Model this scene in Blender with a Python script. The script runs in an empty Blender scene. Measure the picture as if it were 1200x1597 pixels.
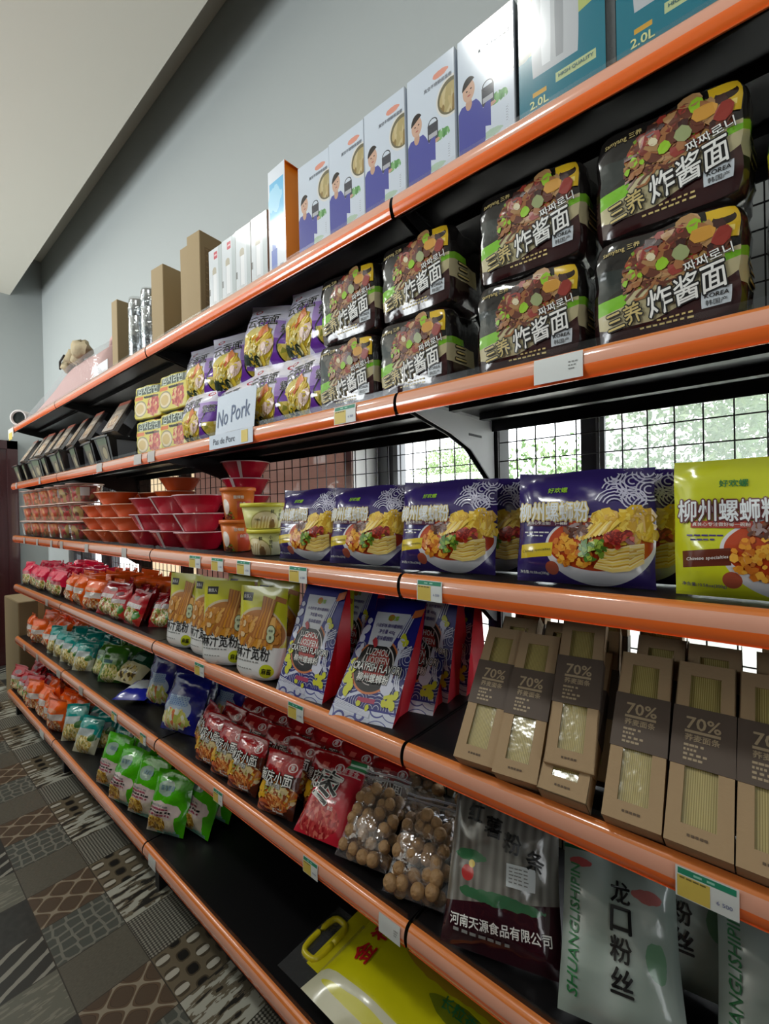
import bpy, bmesh, math, random
from mathutils import Vector, Matrix, noise
random.seed(7)
SC = bpy.context.scene
COL = SC.collection

# ------------------------------------------------------------------ camera
cam_d = bpy.data.cameras.new('camera')
cam = bpy.data.objects.new('camera', cam_d)
COL.objects.link(cam)
cam_d.sensor_fit = 'HORIZONTAL'
cam_d.sensor_width = 36.0
cam_d.lens = 36.0 * 700.0 / 1200.0
cam_d.clip_start = 0.02
_r = Vector((0.761, 0.649, -0.020)).normalized()
_f = Vector((-0.649, 0.761, -0.006)).normalized()
_u = _r.cross(_f).normalized()
_f = _u.cross(_r).normalized()
cam.matrix_world = Matrix(((_r.x, _u.x, -_f.x, 0.572), (_r.y, _u.y, -_f.y, -0.709), (_r.z, _u.z, -_f.z, 1.368), (0, 0, 0, 1)))
SC.camera = cam

# ------------------------------------------------------------------ light and exposure
SC.view_settings.view_transform = 'Standard'
SC.view_settings.look = 'None'
SC.view_settings.gamma = 1.0
SC.view_settings.use_curve_mapping = False
SC.view_settings.exposure = 0.36
SC.cycles.max_bounces = 8
SC.cycles.transparent_max_bounces = 24
SC.cycles.sample_clamp_indirect = 6.0
SC.cycles.caustics_reflective = False
SC.cycles.caustics_refractive = False
W = bpy.data.worlds.new('sky'); SC.world = W; W.use_nodes = True
_bg = W.node_tree.nodes['Background']
_bg.inputs['Color'].default_value = (0.93, 0.97, 1.0, 1)
_bg.inputs['Strength'].default_value = 4.0

def lamp(name, loc, rot, sx, sy, power, col):
    d = bpy.data.lights.new(name, 'AREA'); d.shape = 'RECTANGLE'; d.size = sx; d.size_y = sy
    d.energy = power; d.color = col
    o = bpy.data.objects.new(name, d); COL.objects.link(o); o.location = loc; o.rotation_euler = rot
    return o
H = math.pi / 2
# daylight through the shop front on the far side of the room, and ceiling tube lamps over the aisle
lamp('shopfront_daylight', (-3.8, -4.3, 1.75), (H, 0, 0), 2.2, 2.3, 185, (0.93, 0.98, 1.0))
lamp('right_fill_light', (3.1, -2.3, 1.5), (H, 0, H), 1.8, 2.2, 26, (0.95, 0.98, 1.0))  # added fill for the right-facing sides; the right wall has no doorway
for x, y, l_, p_ in ((-4.1, -1.25, 1.25, 20), (-0.32, -1.12, 0.30, 10), (-2.2, -1.25, 0.42, 8)):
    lamp('ceiling_tube_light', (x, y, 3.47), (0, 0, 0), l_, 0.26, p_, (0.98, 1.0, 0.96))

# ------------------------------------------------------------------ helpers
def lin(c):
    r = []
    for x in c[:3]:
        x = x / 255.0
        r.append(x / 12.92 if x <= 0.04045 else ((x + 0.055) / 1.055) ** 2.4)
    return (r[0], r[1], r[2], 1.0)

_mats = {}
def mat(name, col, rough=0.5, metal=0.0, coat=0.0, spec=0.5, bump=0.0, bscale=60.0):
    if name in _mats: return _mats[name]
    m = bpy.data.materials.new(name); m.use_nodes = True
    nt = m.node_tree; b = nt.nodes['Principled BSDF']
    b.inputs['Base Color'].default_value = lin(col)
    b.inputs['Roughness'].default_value = rough
    b.inputs['Metallic'].default_value = metal
    b.inputs['Coat Weight'].default_value = coat
    b.inputs['Coat Roughness'].default_value = 0.05
    b.inputs['Specular IOR Level'].default_value = spec
    if bump:
        add_bump(nt, b, bump, bscale)
    _mats[name] = m
    return m

def add_bump(nt, b, strength, scale, detail=2.0):
    tc = nt.nodes.new('ShaderNodeTexCoord'); n = nt.nodes.new('ShaderNodeTexNoise')
    n.inputs['Scale'].default_value = scale; n.inputs['Detail'].default_value = detail
    bp = nt.nodes.new('ShaderNodeBump'); bp.inputs['Strength'].default_value = strength; bp.inputs['Distance'].default_value = 0.01
    nt.links.new(tc.outputs['Object'], n.inputs['Vector']); nt.links.new(n.outputs['Fac'], bp.inputs['Height'])
    nt.links.new(bp.outputs['Normal'], b.inputs['Normal'])

def film(name, col=(235, 238, 240), fac=0.12, rough=0.08, bump=0.0, tint=(255, 255, 255), diff=0.0):
    """thin clear plastic: see-through, with a glossy share and an optional milky share"""
    if name in _mats: return _mats[name]
    m = bpy.data.materials.new(name); m.use_nodes = True
    nt = m.node_tree; nt.nodes.remove(nt.nodes['Principled BSDF'])
    out = nt.nodes['Material Output']
    t = nt.nodes.new('ShaderNodeBsdfTransparent'); t.inputs['Color'].default_value = lin(tint)
    g = nt.nodes.new('ShaderNodeBsdfGlossy'); g.inputs['Color'].default_value = lin(col); g.inputs['Roughness'].default_value = rough
    mx = nt.nodes.new('ShaderNodeMixShader'); mx.inputs[0].default_value = fac
    nt.links.new(t.outputs[0], mx.inputs[1]); nt.links.new(g.outputs[0], mx.inputs[2])
    last = mx
    if diff:
        d = nt.nodes.new('ShaderNodeBsdfDiffuse'); d.inputs['Color'].default_value = lin(col)
        m2 = nt.nodes.new('ShaderNodeMixShader'); m2.inputs[0].default_value = diff
        nt.links.new(mx.outputs[0], m2.inputs[1]); nt.links.new(d.outputs[0], m2.inputs[2]); last = m2
    if bump:
        tc = nt.nodes.new('ShaderNodeTexCoord'); n = nt.nodes.new('ShaderNodeTexNoise'); n.inputs['Scale'].default_value = 45
        bp = nt.nodes.new('ShaderNodeBump'); bp.inputs['Strength'].default_value = bump; bp.inputs['Distance'].default_value = 0.01
        nt.links.new(tc.outputs['Object'], n.inputs['Vector']); nt.links.new(n.outputs['Fac'], bp.inputs['Height'])
        nt.links.new(bp.outputs['Normal'], g.inputs['Normal'])
    nt.links.new(last.outputs[0], out.inputs['Surface'])
    _mats[name] = m
    return m

def pm(name, base, layers, rough=0.3, coat=0.0, bump=0.0, bscale=40.0, metal=0.0):
    """printed material: a base colour with shapes layered over it in the part's own UV space"""
    if name in _mats: return _mats[name]
    m = bpy.data.materials.new(name); m.use_nodes = True
    nt = m.node_tree; N = nt.nodes; L = nt.links
    b = N['Principled BSDF']
    b.inputs['Roughness'].default_value = rough; b.inputs['Coat Weight'].default_value = coat
    b.inputs['Coat Roughness'].default_value = 0.06; b.inputs['Metallic'].default_value = metal
    uvn = N.new('ShaderNodeUVMap'); sep = N.new('ShaderNodeSeparateXYZ'); L.new(uvn.outputs[0], sep.inputs[0])
    U, V, UV = sep.outputs[0], sep.outputs[1], uvn.outputs[0]
    def math_(op, a, b_=None, c=None):
        n = N.new('ShaderNodeMath'); n.operation = op
        for i, x in enumerate((a, b_, c)):
            if x is None: continue
            if hasattr(x, 'is_linked'): L.new(x, n.inputs[i])
            else: n.inputs[i].default_value = x
        return n.outputs[0]
    def ell(cu, cv, ru, rv):
        a = N.new('ShaderNodeVectorMath'); a.operation = 'SUBTRACT'; L.new(UV, a.inputs[0]); a.inputs[1].default_value = (cu, cv, 0)
        d = N.new('ShaderNodeVectorMath'); d.operation = 'DIVIDE'; L.new(a.outputs[0], d.inputs[0]); d.inputs[1].default_value = (ru, rv, 1)
        l = N.new('ShaderNodeVectorMath'); l.operation = 'LENGTH'; L.new(d.outputs[0], l.inputs[0])
        return l.outputs['Value']
    def rect(u0, v0, u1, v1):
        return math_('MULTIPLY', math_('COMPARE', U, (u0 + u1) / 2, abs(u1 - u0) / 2), math_('COMPARE', V, (v0 + v1) / 2, abs(v1 - v0) / 2))
    def half(a, b_, c):
        return math_('GREATER_THAN', math_('ADD', math_('MULTIPLY', U, a), math_('MULTIPLY', V, b_)), c)
    def region(r):
        if r[0] == 'e': return math_('LESS_THAN', ell(*r[1:5]), 1.0)
        if r[0] == 'r': return rect(*r[1:5])
        if r[0] == 'h': return half(*r[1:4])
        if r[0] == 'and':
            o = region(r[1])
            for q in r[2:]: o = math_('MULTIPLY', o, region(q))
            return o
        if r[0] == 'not': return math_('SUBTRACT', 1.0, region(r[1]))
        if r[0] == 'ring':
            e = ell(*r[1:5]); return math_('MULTIPLY', math_('LESS_THAN', e, 1.0), math_('GREATER_THAN', e, r[5]))
        if r[0] == 'blob':      # ellipse with a ragged edge
            e = ell(*r[1:5]); n = N.new('ShaderNodeTexNoise'); n.inputs['Scale'].default_value = r[5]; L.new(UV, n.inputs['Vector'])
            return math_('LESS_THAN', math_('ADD', e, math_('MULTIPLY', math_('SUBTRACT', n.outputs['Fac'], 0.5), r[6])), 1.0)
    def scaled(s):
        mp = N.new('ShaderNodeMapping'); L.new(UV, mp.inputs['Vector']); mp.inputs['Scale'].default_value = (s[0], s[1], 1) if isinstance(s, tuple) else (s, s, 1)
        return mp
    def ramp(src, cols, mode='CONSTANT'):
        rp = N.new('ShaderNodeValToRGB'); rp.color_ramp.interpolation = mode
        el = rp.color_ramp.elements
        while len(el) < len(cols): el.new(0.5)
        for i, c in enumerate(cols):
            el[i].position = i / len(cols) if mode == 'CONSTANT' else i / max(1, len(cols) - 1)
        for i, c in enumerate(cols): el[i].color = lin(c)
        L.new(src, rp.inputs[0]); return rp.outputs[0]
    def texture(t):
        if t[0] == 'food':      # chopped pieces
            mp = scaled(t[1]); v = N.new('ShaderNodeTexVoronoi'); v.inputs['Scale'].default_value = 1.5; L.new(mp.outputs[0], v.inputs['Vector'])
            s2 = N.new('ShaderNodeSeparateXYZ'); L.new(v.outputs['Color'], s2.inputs[0]); return ramp(s2.outputs[0], t[2])
        if t[0] == 'noodle':    # wavy strands
            mp = scaled(t[1]); mp.inputs['Rotation'].default_value = (0, 0, math.radians(t[3]))
            w = N.new('ShaderNodeTexWave'); w.inputs['Scale'].default_value = 0.3; w.inputs['Distortion'].default_value = t[4]
            w.inputs['Detail'].default_value = 1.5; L.new(mp.outputs[0], w.inputs['Vector']); return ramp(w.outputs['Fac'], t[2], 'LINEAR')
        if t[0] == 'swirl':     # scrolls of concentric lines
            mp = scaled(t[1]); v = N.new('ShaderNodeTexVoronoi'); v.inputs['Scale'].default_value = 1.0; L.new(mp.outputs[0], v.inputs['Vector'])
            s = math_('SINE', math_('MULTIPLY', v.outputs['Distance'], t[3])); return ramp(math_('GREATER_THAN', s, t[4]), t[2])
        if t[0] == 'strokes':   # rows of small illegible print
            bk = N.new('ShaderNodeTexBrick'); mp = scaled(t[1]); L.new(mp.outputs[0], bk.inputs['Vector'])
            bk.inputs['Scale'].default_value = 1.0; bk.inputs['Mortar Size'].default_value = 0.16; bk.inputs['Brick Width'].default_value = 0.5; bk.inputs['Row Height'].default_value = 0.5
            bk.inputs['Color1'].default_value = lin(t[2][0]); bk.inputs['Color2'].default_value = lin(t[2][0]); bk.inputs['Mortar'].default_value = lin(t[2][1]); return bk.outputs['Color']
        if t[0] == 'grad':
            return ramp(V, t[1], 'LINEAR')
    cur = None; curc = lin(base)
    for reg, colr in layers:
        mx = N.new('ShaderNodeMix'); mx.data_type = 'RGBA'
        L.new(region(reg), mx.inputs[0])
        if cur is None: mx.inputs[6].default_value = curc
        else: L.new(cur, mx.inputs[6])
        if isinstance(colr[0], str): L.new(texture(colr), mx.inputs[7])
        else: mx.inputs[7].default_value = lin(colr)
        cur = mx.outputs[2]
    if cur is None: b.inputs['Base Color'].default_value = curc
    else: L.new(cur, b.inputs['Base Color'])
    if bump: add_bump(nt, b, bump, bscale)
    _mats[name] = m
    return m

# text as flat mesh data in unit space, cached
_txt = {}
def glyphs(body, bold=0.0, shear=0.0):
    k = (body, bold, shear)
    if k in _txt: return _txt[k]
    cu = bpy.data.curves.new('lettering', 'FONT'); cu.body = body; cu.size = 1.0; cu.offset = bold; cu.shear = shear
    cu.align_x = 'CENTER'; cu.align_y = 'CENTER'; cu.resolution_u = 2; cu.fill_mode = 'FRONT'
    o = bpy.data.objects.new('lettering', cu); COL.objects.link(o)
    dg = bpy.context.evaluated_depsgraph_get()
    me = bpy.data.meshes.new_from_object(o.evaluated_get(dg))
    pts = [(v.co.x, v.co.y) for v in me.vertices]; fs = [tuple(p.vertices) for p in me.polygons]
    bpy.data.objects.remove(o); bpy.data.curves.remove(cu); bpy.data.meshes.remove(me)
    x0 = min(p[0] for p in pts); x1 = max(p[0] for p in pts); y0 = min(p[1] for p in pts); y1 = max(p[1] for p in pts)
    cx, cy = (x0 + x1) / 2, (y0 + y1) / 2
    _txt[k] = ([(p[0] - cx, p[1] - cy) for p in pts], fs, x1 - x0, y1 - y0)
    return _txt[k]

class MB:
    def __init__(s): s.v = []; s.f = []; s.mi = []; s.uv = []; s.sm = []; s.mats = []
    def m(s, mt):
        if mt not in s.mats: s.mats.append(mt)
        return s.mats.index(mt)
    def face(s, idx, mi, uv=None, smooth=False):
        s.f.append(tuple(idx)); s.mi.append(mi); s.uv.append(uv); s.sm.append(smooth)
    def grid(s, fn, nu, nv, mt, flip=False, smooth=True, uvr=(0, 0, 1, 1)):
        mi = s.m(mt); b = len(s.v)
        for j in range(nv + 1):
            for i in range(nu + 1): s.v.append(tuple(fn(i / nu, j / nv)))
        for j in range(nv):
            for i in range(nu):
                a = b + j * (nu + 1) + i; q = [a, a + 1, a + nu + 2, a + nu + 1]
                uu = [(i / nu, j / nv), ((i + 1) / nu, j / nv), ((i + 1) / nu, (j + 1) / nv), (i / nu, (j + 1) / nv)]
                uu = [(uvr[0] + u * (uvr[2] - uvr[0]), uvr[1] + w * (uvr[3] - uvr[1])) for u, w in uu]
                if flip: q.reverse(); uu.reverse()
                s.face(q, mi, uu, smooth)
    def box(s, x0, x1, y0, y1, z0, z1, mt, front=None, side=None, top=None, M=None):
        b = len(s.v)
        P = [(x0, y0, z0), (x1, y0, z0), (x1, y1, z0), (x0, y1, z0), (x0, y0, z1), (x1, y0, z1), (x1, y1, z1), (x0, y1, z1)]
        if M is not None: P = [tuple(M @ Vector(p)) for p in P]
        s.v += P
        q = [(0, 0), (1, 0), (1, 1), (0, 1)]
        for idx, mt2 in (((0, 1, 5, 4), front), ((1, 2, 6, 5), side), ((2, 3, 7, 6), None), ((3, 0, 4, 7), side), ((4, 5, 6, 7), top), ((3, 2, 1, 0), None)):
            s.face([b + i for i in idx], s.m(mt2 or mt), q)
    def bevbox(s, x0, x1, y0, y1, z0, z1, mt, r=0.004, front=None, side=None, top=None):
        """box with chamfered upright edges and a chamfered top"""
        mi = s.m(mt); b = len(s.v)
        ring = lambda k, z: [(x0 + k + (r - k if 1 else 0) * 1.0, y0 + k, z), (x1 - r, y0 + k, z), (x1 - k, y0 + r, z), (x1 - k, y1 - r, z), (x1 - r, y1 - k, z), (x0 + r, y1 - k, z), (x0 + k, y1 - r, z), (x0 + k, y0 + r, z)]
        rr = [ring(0, z0), ring(0, z1 - r), ring(r * 0.9, z1)]
        for q in rr: s.v += q
        for lv in range(2):
            for i in range(8):
                j = (i + 1) % 8
                mm = mi
                if lv == 0 and i == 0 and front: mm = s.m(front)
                if lv == 0 and i == 2 and side: mm = s.m(side)
                s.face([b + lv * 8 + i, b + lv * 8 + j, b + lv * 8 + 8 + j, b + lv * 8 + 8 + i], mm, [(0, 0), (1, 0), (1, 1), (0, 1)])
        s.face([b + 16 + i for i in range(8)], s.m(top) if top else mi, [(0.5, 0.5)] * 8)
        s.face([b + i for i in reversed(range(8))], mi, [(0.5, 0.5)] * 8)
    def lathe(s, prof, seg, mt, smooth=True, cx=0, cy=0, flute=0.0, nfl=0, arcs=None):
        """prof [(r,z)] bottom to top; u runs round the axis with u=.5 facing -y"""
        b = len(s.v); n = len(prof)
        for r, z in prof:
            for i in range(seg):
                a = 2 * math.pi * i / seg + H
                rr = r * (1 + (flute * math.cos(nfl * a) if nfl else 0))
                s.v.append((cx + rr * math.cos(a), cy + rr * math.sin(a), z))
        for k in range(n - 1):
            mm = s.m(arcs[k]) if arcs and arcs[k] else s.m(mt)
            for i in range(seg):
                j = (i + 1) % seg
                s.face([b + k * seg + i, b + k * seg + j, b + (k + 1) * seg + j, b + (k + 1) * seg + i], mm,
                       [(i / seg, k / (n - 1)), ((i + 1) / seg, k / (n - 1)), ((i + 1) / seg, (k + 1) / (n - 1)), (i / seg, (k + 1) / (n - 1))], smooth)
        if prof[0][0] > 1e-5: s.face([b + i for i in reversed(range(seg))], s.m(mt), None)
        if prof[-1][0] > 1e-5: s.face([b + (n - 1) * seg + i for i in range(seg)], s.m(mt), None)
    def tube(s, pts, r, mt, seg=6):
        mi = s.m(mt); b = len(s.v); pts = [Vector(p) for p in pts]; n = len(pts)
        for k, p in enumerate(pts):
            d = (pts[min(k + 1, n - 1)] - pts[max(k - 1, 0)]).normalized()
            a = d.cross(Vector((0, 0, 1)));
            if a.length < 1e-4: a = d.cross(Vector((1, 0, 0)))
            a.normalize(); c = d.cross(a)
            for i in range(seg):
                t = 2 * math.pi * i / seg; s.v.append(tuple(p + a * r * math.cos(t) + c * r * math.sin(t)))
        for k in range(n - 1):
            for i in range(seg):
                j = (i + 1) % seg; s.face([b + k * seg + i, b + k * seg + j, b + (k + 1) * seg + j, b + (k + 1) * seg + i], mi, None, True)
        s.face([b + i for i in reversed(range(seg))], mi); s.face([b + (n - 1) * seg + i for i in range(seg)], mi)
    def prism(s, poly, x0, x1, mt, axis='x'):
        """poly in (y,z) swept along x"""
        mi = s.m(mt); b = len(s.v); n = len(poly)
        for x in (x0, x1): s.v += [(x, p[0], p[1]) for p in poly]
        for i in range(n):
            j = (i + 1) % n; s.face([b + i, b + n + i, b + n + j, b + j], mi)
        s.face([b + i for i in range(n)], mi); s.face([b + n + i for i in reversed(range(n))], mi)
    def text(s, S, body, cu, cv, wu, size, mt, bold=0.0, off=0.0012, rot=0.0, shear=0.0, maxh=None, stretch=1.0, ring=False):
        """letters laid on surface S(u,v); wu is the text's width as a share of the panel; size=(W,H) of the panel in metres"""
        pts, fs, tw, th = glyphs(body, 0.0, shear)
        k = wu * size[0] / tw
        if maxh and th * k > maxh * size[1]: k = maxh * size[1] / th
        c, d = math.cos(math.radians(rot)), math.sin(math.radians(rot)); mi = s.m(mt)
        sh = [(0, 0)]
        if ring: sh += [(bold * math.cos(math.pi * q / 4), bold * math.sin(math.pi * q / 4)) for q in range(8)]
        elif bold > 0.004: sh = [(-bold * 0.6, 0), (bold * 0.6, 0), (0, bold * 0.6), (0, -bold * 0.6)]
        for n_, (sx, sy) in enumerate(sh):      # heavier letters: the same letter struck several times, a hair apart
            b = len(s.v)
            for x, y in pts:
                x, y = (x + sx) * k, (y + sy) * k * stretch
                u = cu + (x * c - y * d) / size[0]; w = cv + (x * d + y * c) / size[1]
                s.v.append(tuple(on(S, u, w, off + 0.00001 * n_)))
            for q in fs: s.face([b + i for i in q], mi)
    def blob(s, S, u, w, r, size, mt, off, rnd, asp=1.0, n=7, jit=0.25, ang=None):
        mi = s.m(mt); b = len(s.v); a0 = rnd.uniform(0, 6.28) if ang is None else ang
        for i in range(n):
            t = 2 * math.pi * i / n; q = r * (1 + rnd.uniform(-jit, jit)); x, y = q * math.cos(t), q * asp * math.sin(t)
            x, y = x * math.cos(a0) - y * math.sin(a0), x * math.sin(a0) + y * math.cos(a0)
            s.v.append(tuple(on(S, u + x / size[0], w + y / size[1], off)))
        s.face(range(b, b + n), mi)
    def scatter(s, S, cu, cv, ru, rv, n, r, size, mts, off, seed, asp=1.0, jit=0.25, ang=None):
        """many small printed pieces filling an ellipse"""
        rnd = random.Random(seed)
        for i in range(n):
            a = rnd.uniform(0, 6.283); q = math.sqrt(rnd.random())
            s.blob(S, cu + ru * q * math.cos(a), cv + rv * q * math.sin(a), r * rnd.uniform(0.7, 1.3), size, mts[rnd.randrange(len(mts))], off + 0.000012 * i, rnd, asp, 6, jit, None if ang is None else ang + rnd.uniform(-0.3, 0.3))
    def ribbon(s, S, pts, wd, size, mt, off):
        mi = s.m(mt); n = len(pts); b = len(s.v)
        for i, (u, w) in enumerate(pts):
            a, c = pts[max(0, i - 1)], pts[min(n - 1, i + 1)]
            dx, dy = (c[0] - a[0]) * size[0], (c[1] - a[1]) * size[1]; l = math.hypot(dx, dy) or 1e-9
            nx, ny = -dy / l * wd / 2, dx / l * wd / 2
            s.v.append(tuple(on(S, u - nx / size[0], w - ny / size[1], off))); s.v.append(tuple(on(S, u + nx / size[0], w + ny / size[1], off)))
        for i in range(n - 1): s.face([b + 2 * i, b + 2 * i + 2, b + 2 * i + 3, b + 2 * i + 1], mi)
    def arcs(s, S, cu, cv, rs, a0, a1, wd, size, mt, off):
        for r in rs:
            n = max(5, int(abs(a1 - a0) / 22)); s.ribbon(S, [(cu + r / size[0] * math.cos(math.radians(a0 + (a1 - a0) * i / n)), cv + r / size[1] * math.sin(math.radians(a0 + (a1 - a0) * i / n))) for i in range(n + 1)], wd, size, mt, off)
    def strands(s, S, cu, cv, ru, rv, n, wd, size, mts, off, seed, ang=0, ln=0.5, curl=0.6):
        """curved noodle strands inside an ellipse"""
        rnd = random.Random(seed)
        for i in range(n):
            a = rnd.uniform(0, 6.283); q = math.sqrt(rnd.random()); u, w = cu + ru * q * math.cos(a) * 0.8, cv + rv * q * math.sin(a) * 0.8
            t = math.radians(ang) + rnd.uniform(-0.5, 0.5); k = rnd.uniform(-curl, curl); m_ = 6; L = ln * rnd.uniform(0.6, 1.1); P = []
            x = y = 0.0; pts = [(0, 0)]
            for j in range(m_): x += math.cos(t) * L / m_; y += math.sin(t) * L / m_; t += k / m_ * 3; pts.append((x, y))
            pts = [(u + (px - x / 2) / size[0], w + (py - y / 2) / size[1]) for px, py in pts]
            pts = [(min(max(px, cu - ru), cu + ru), min(max(py, cv - rv), cv + rv)) for px, py in pts]
            s.ribbon(S, pts, wd * rnd.uniform(0.7, 1.2), size, mts[rnd.randrange(len(mts))], off + 0.00001 * i)
    def bars(s, S, u0, w0, wu, hv, mt, seed, n=5, off=0.001):
        """a line of print too small to read"""
        rnd = random.Random(seed); u = u0
        for i in range(n):
            L = wu / n * rnd.uniform(0.55, 0.9); s.patch(S, [(u, w0), (u + L, w0), (u + L, w0 + hv), (u, w0 + hv)], mt, off); u += wu / n
    def patch(s, S, pts, mt, off=0.0008, div=0):
        """flat printed or stuck-on shape (polygon in uv) laid on surface S"""
        mi = s.m(mt); b = len(s.v)
        s.v += [tuple(on(S, u, w, off)) for u, w in pts]
        s.face([b + i for i in range(len(pts))], mi)
    def sheet(s, S, u0, v0, u1, v1, mt, off=0.001, n=4):
        s.grid(lambda a, c: on(S, u0 + a * (u1 - u0), v0 + c * (v1 - v0), off), n, n, mt)
    def mesh(s, name):
        me = bpy.data.meshes.new(name); me.from_pydata(s.v, [], s.f)
        for mt in s.mats: me.materials.append(mt)
        uvl = me.uv_layers.new(name='UVMap')
        me.polygons.foreach_set('material_index', s.mi); me.polygons.foreach_set('use_smooth', s.sm)
        li = 0
        for q, uv in zip(s.f, s.uv):
            for i in range(len(q)):
                uvl.data[li].uv = uv[i] if uv else (0.5, 0.5); li += 1
        me.update()
        return me
    def build(s, name, parent=None, loc=None, rot=None):
        o = bpy.data.objects.new(name, s.mesh(name)); COL.objects.link(o)
        if parent is not None: o.parent = parent
        if loc: o.location = loc
        if rot: o.rotation_euler = rot
        return o

def on(S, u, w, off):
    p = Vector(S(u, w)); e = 0.004
    du = Vector(S(u + e, w)) - Vector(S(u - e, w)); dv = Vector(S(u, w + e)) - Vector(S(u, w - e))
    n = du.cross(dv)
    if n.length > 1e-12: n.normalize()
    return p + n * off

def plane_S(x0, x1, z0, z1, y):
    return lambda u, w: (x0 + u * (x1 - x0), y, z0 + w * (z1 - z0))
def side_S(y0, y1, z0, z1, x):
    return lambda u, w: (x, y0 + u * (y1 - y0), z0 + w * (z1 - z0))

def tag(o, label, cat, group=None, kind=None):
    if label: o['label'] = label
    if cat: o['category'] = cat
    if group: o['group'] = group
    if kind: o['kind'] = kind
    return o
def thing(name, label, cat, group=None, loc=(0, 0, 0), rot=(0, 0, 0)):
    o = bpy.data.objects.new(name, None); COL.objects.link(o); o.empty_display_size = 0.05
    o.location = loc; o.rotation_euler = rot
    return tag(o, label, cat, group)
def struct(name, mb, **k):
    o = mb.build(name, **k); o['kind'] = 'structure'; return o
def dup(root, loc, rot, label, group=None, scale=None):
    c = root.copy(); COL.objects.link(c); c.location = loc; c.rotation_euler = rot
    if scale: c.scale = scale
    c['label'] = label
    if group: c['group'] = group
    for ch in root.children:
        d = ch.copy(); COL.objects.link(d); d.parent = c
        for g in ch.children:
            e = g.copy(); COL.objects.link(e); e.parent = d
    return c
class Kind:
    """one thing built once; the first placing moves it, later placings copy it"""
    def __init__(s, root): s.root = root; s.used = False
    def put(s, loc, lean=0, yaw=0, label=None, group=None, scale=None, roll=0):
        rot = (-math.radians(lean), math.radians(roll), math.radians(yaw))
        if not s.used:
            s.used = True; r = s.root; r.location = loc; r.rotation_euler = rot; r['label'] = label
            if group: r['group'] = group
            if scale: r.scale = scale
            return r
        return dup(s.root, loc, rot, label, group, scale)
ORD = ['first', 'second', 'third', 'fourth', 'fifth', 'sixth', 'seventh', 'eighth', 'ninth', 'tenth', 'eleventh', 'twelfth', 'thirteenth', 'fourteenth', 'fifteenth', 'sixteenth', 'seventeenth', 'eighteenth', 'nineteenth', 'twentieth']
R = math.radians
WHITE = (236, 238, 236); BLACKC = (16, 16, 18)
# ------------------------------------------------------------------ the room
FZ = -0.048
ZB = {6: 1.9595, 5: 1.5596, 4: 1.1878, 3: 0.8388, 2: 0.4647, 1: 0.1003}
DK = {s: ZB[s] + 0.045 for s in ZB}
wall_paint = mat('wall_paint', (172, 177, 176), 0.6, bump=0.08, bscale=9)
pier_tint = mat('warm_light_wall_tint', (226, 192, 180), 0.7)  # pinkish tint puts warm light into the colour of the pier
ceil_paint = mat('ceiling_paint', (228, 222, 208), 0.8)

b = MB()
for bx in ((-5.02, 3.2, FZ, 0.80), (-5.02, 3.2, 1.70, 3.95), (-5.02, -4.33, 0.80, 1.70), (2.4, 3.2, 0.80, 1.70)):
    b.box(bx[0], bx[1], 0.54, 0.74, bx[2], bx[3], wall_paint)
b.box(-0.70, -0.657, 0.54, 0.738, 0.80, 1.70, pier_tint)
rv = mat('white_window_reveal', (236, 236, 232), 0.6)
b.box(-0.657, -0.652, 0.545, 0.74, 0.80, 1.70, rv); b.box(-0.657, 2.4, 0.545, 0.74, 0.795, 0.80, rv)
struct('wall_back', b)
b = MB(); b.box(-5.2, -5.02, -4.6, 0.74, FZ, 3.95, wall_paint); struct('wall_far', b)
b = MB(); b.box(3.2, 3.4, -4.6, 0.74, FZ, 3.95, wall_paint); struct('wall_right', b)
b = MB(); b.box(-5.2, 3.4, -4.8, -4.6, FZ, 3.95, wall_paint); struct('wall_front', b)
b = MB(); b.box(-5.02, 3.2, -4.6, 0.285, 3.528, 3.60, ceil_paint); struct('ceiling', b)
b = MB(); b.box(-5.2, 3.4, -4.8, 0.74, 3.95, 4.0, ceil_paint); struct('ceiling.001', b)

# dark wooden door in the far wall
dw = mat('dark_door_wood', (58, 22, 24), 0.25, coat=0.6)
d = MB(); d.box(-5.02, -4.985, -0.62, 0.225, FZ, 2.02, dw)
for z0, z1 in ((0.12, 0.85), (1.0, 1.85)):
    d.box(-4.988, -4.975, -0.50, 0.10, z0, z1, dw)
o = struct('door_1', d)
d = MB(); d.box(-5.02, -4.96, 0.225, 0.305, FZ, 2.10, dw); d.box(-5.02, -4.96, -0.70, -0.62, FZ, 2.10, dw); d.box(-5.02, -4.96, -0.70, 0.305, 2.02, 2.10, dw)
d.build('door_frame', o)

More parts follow.
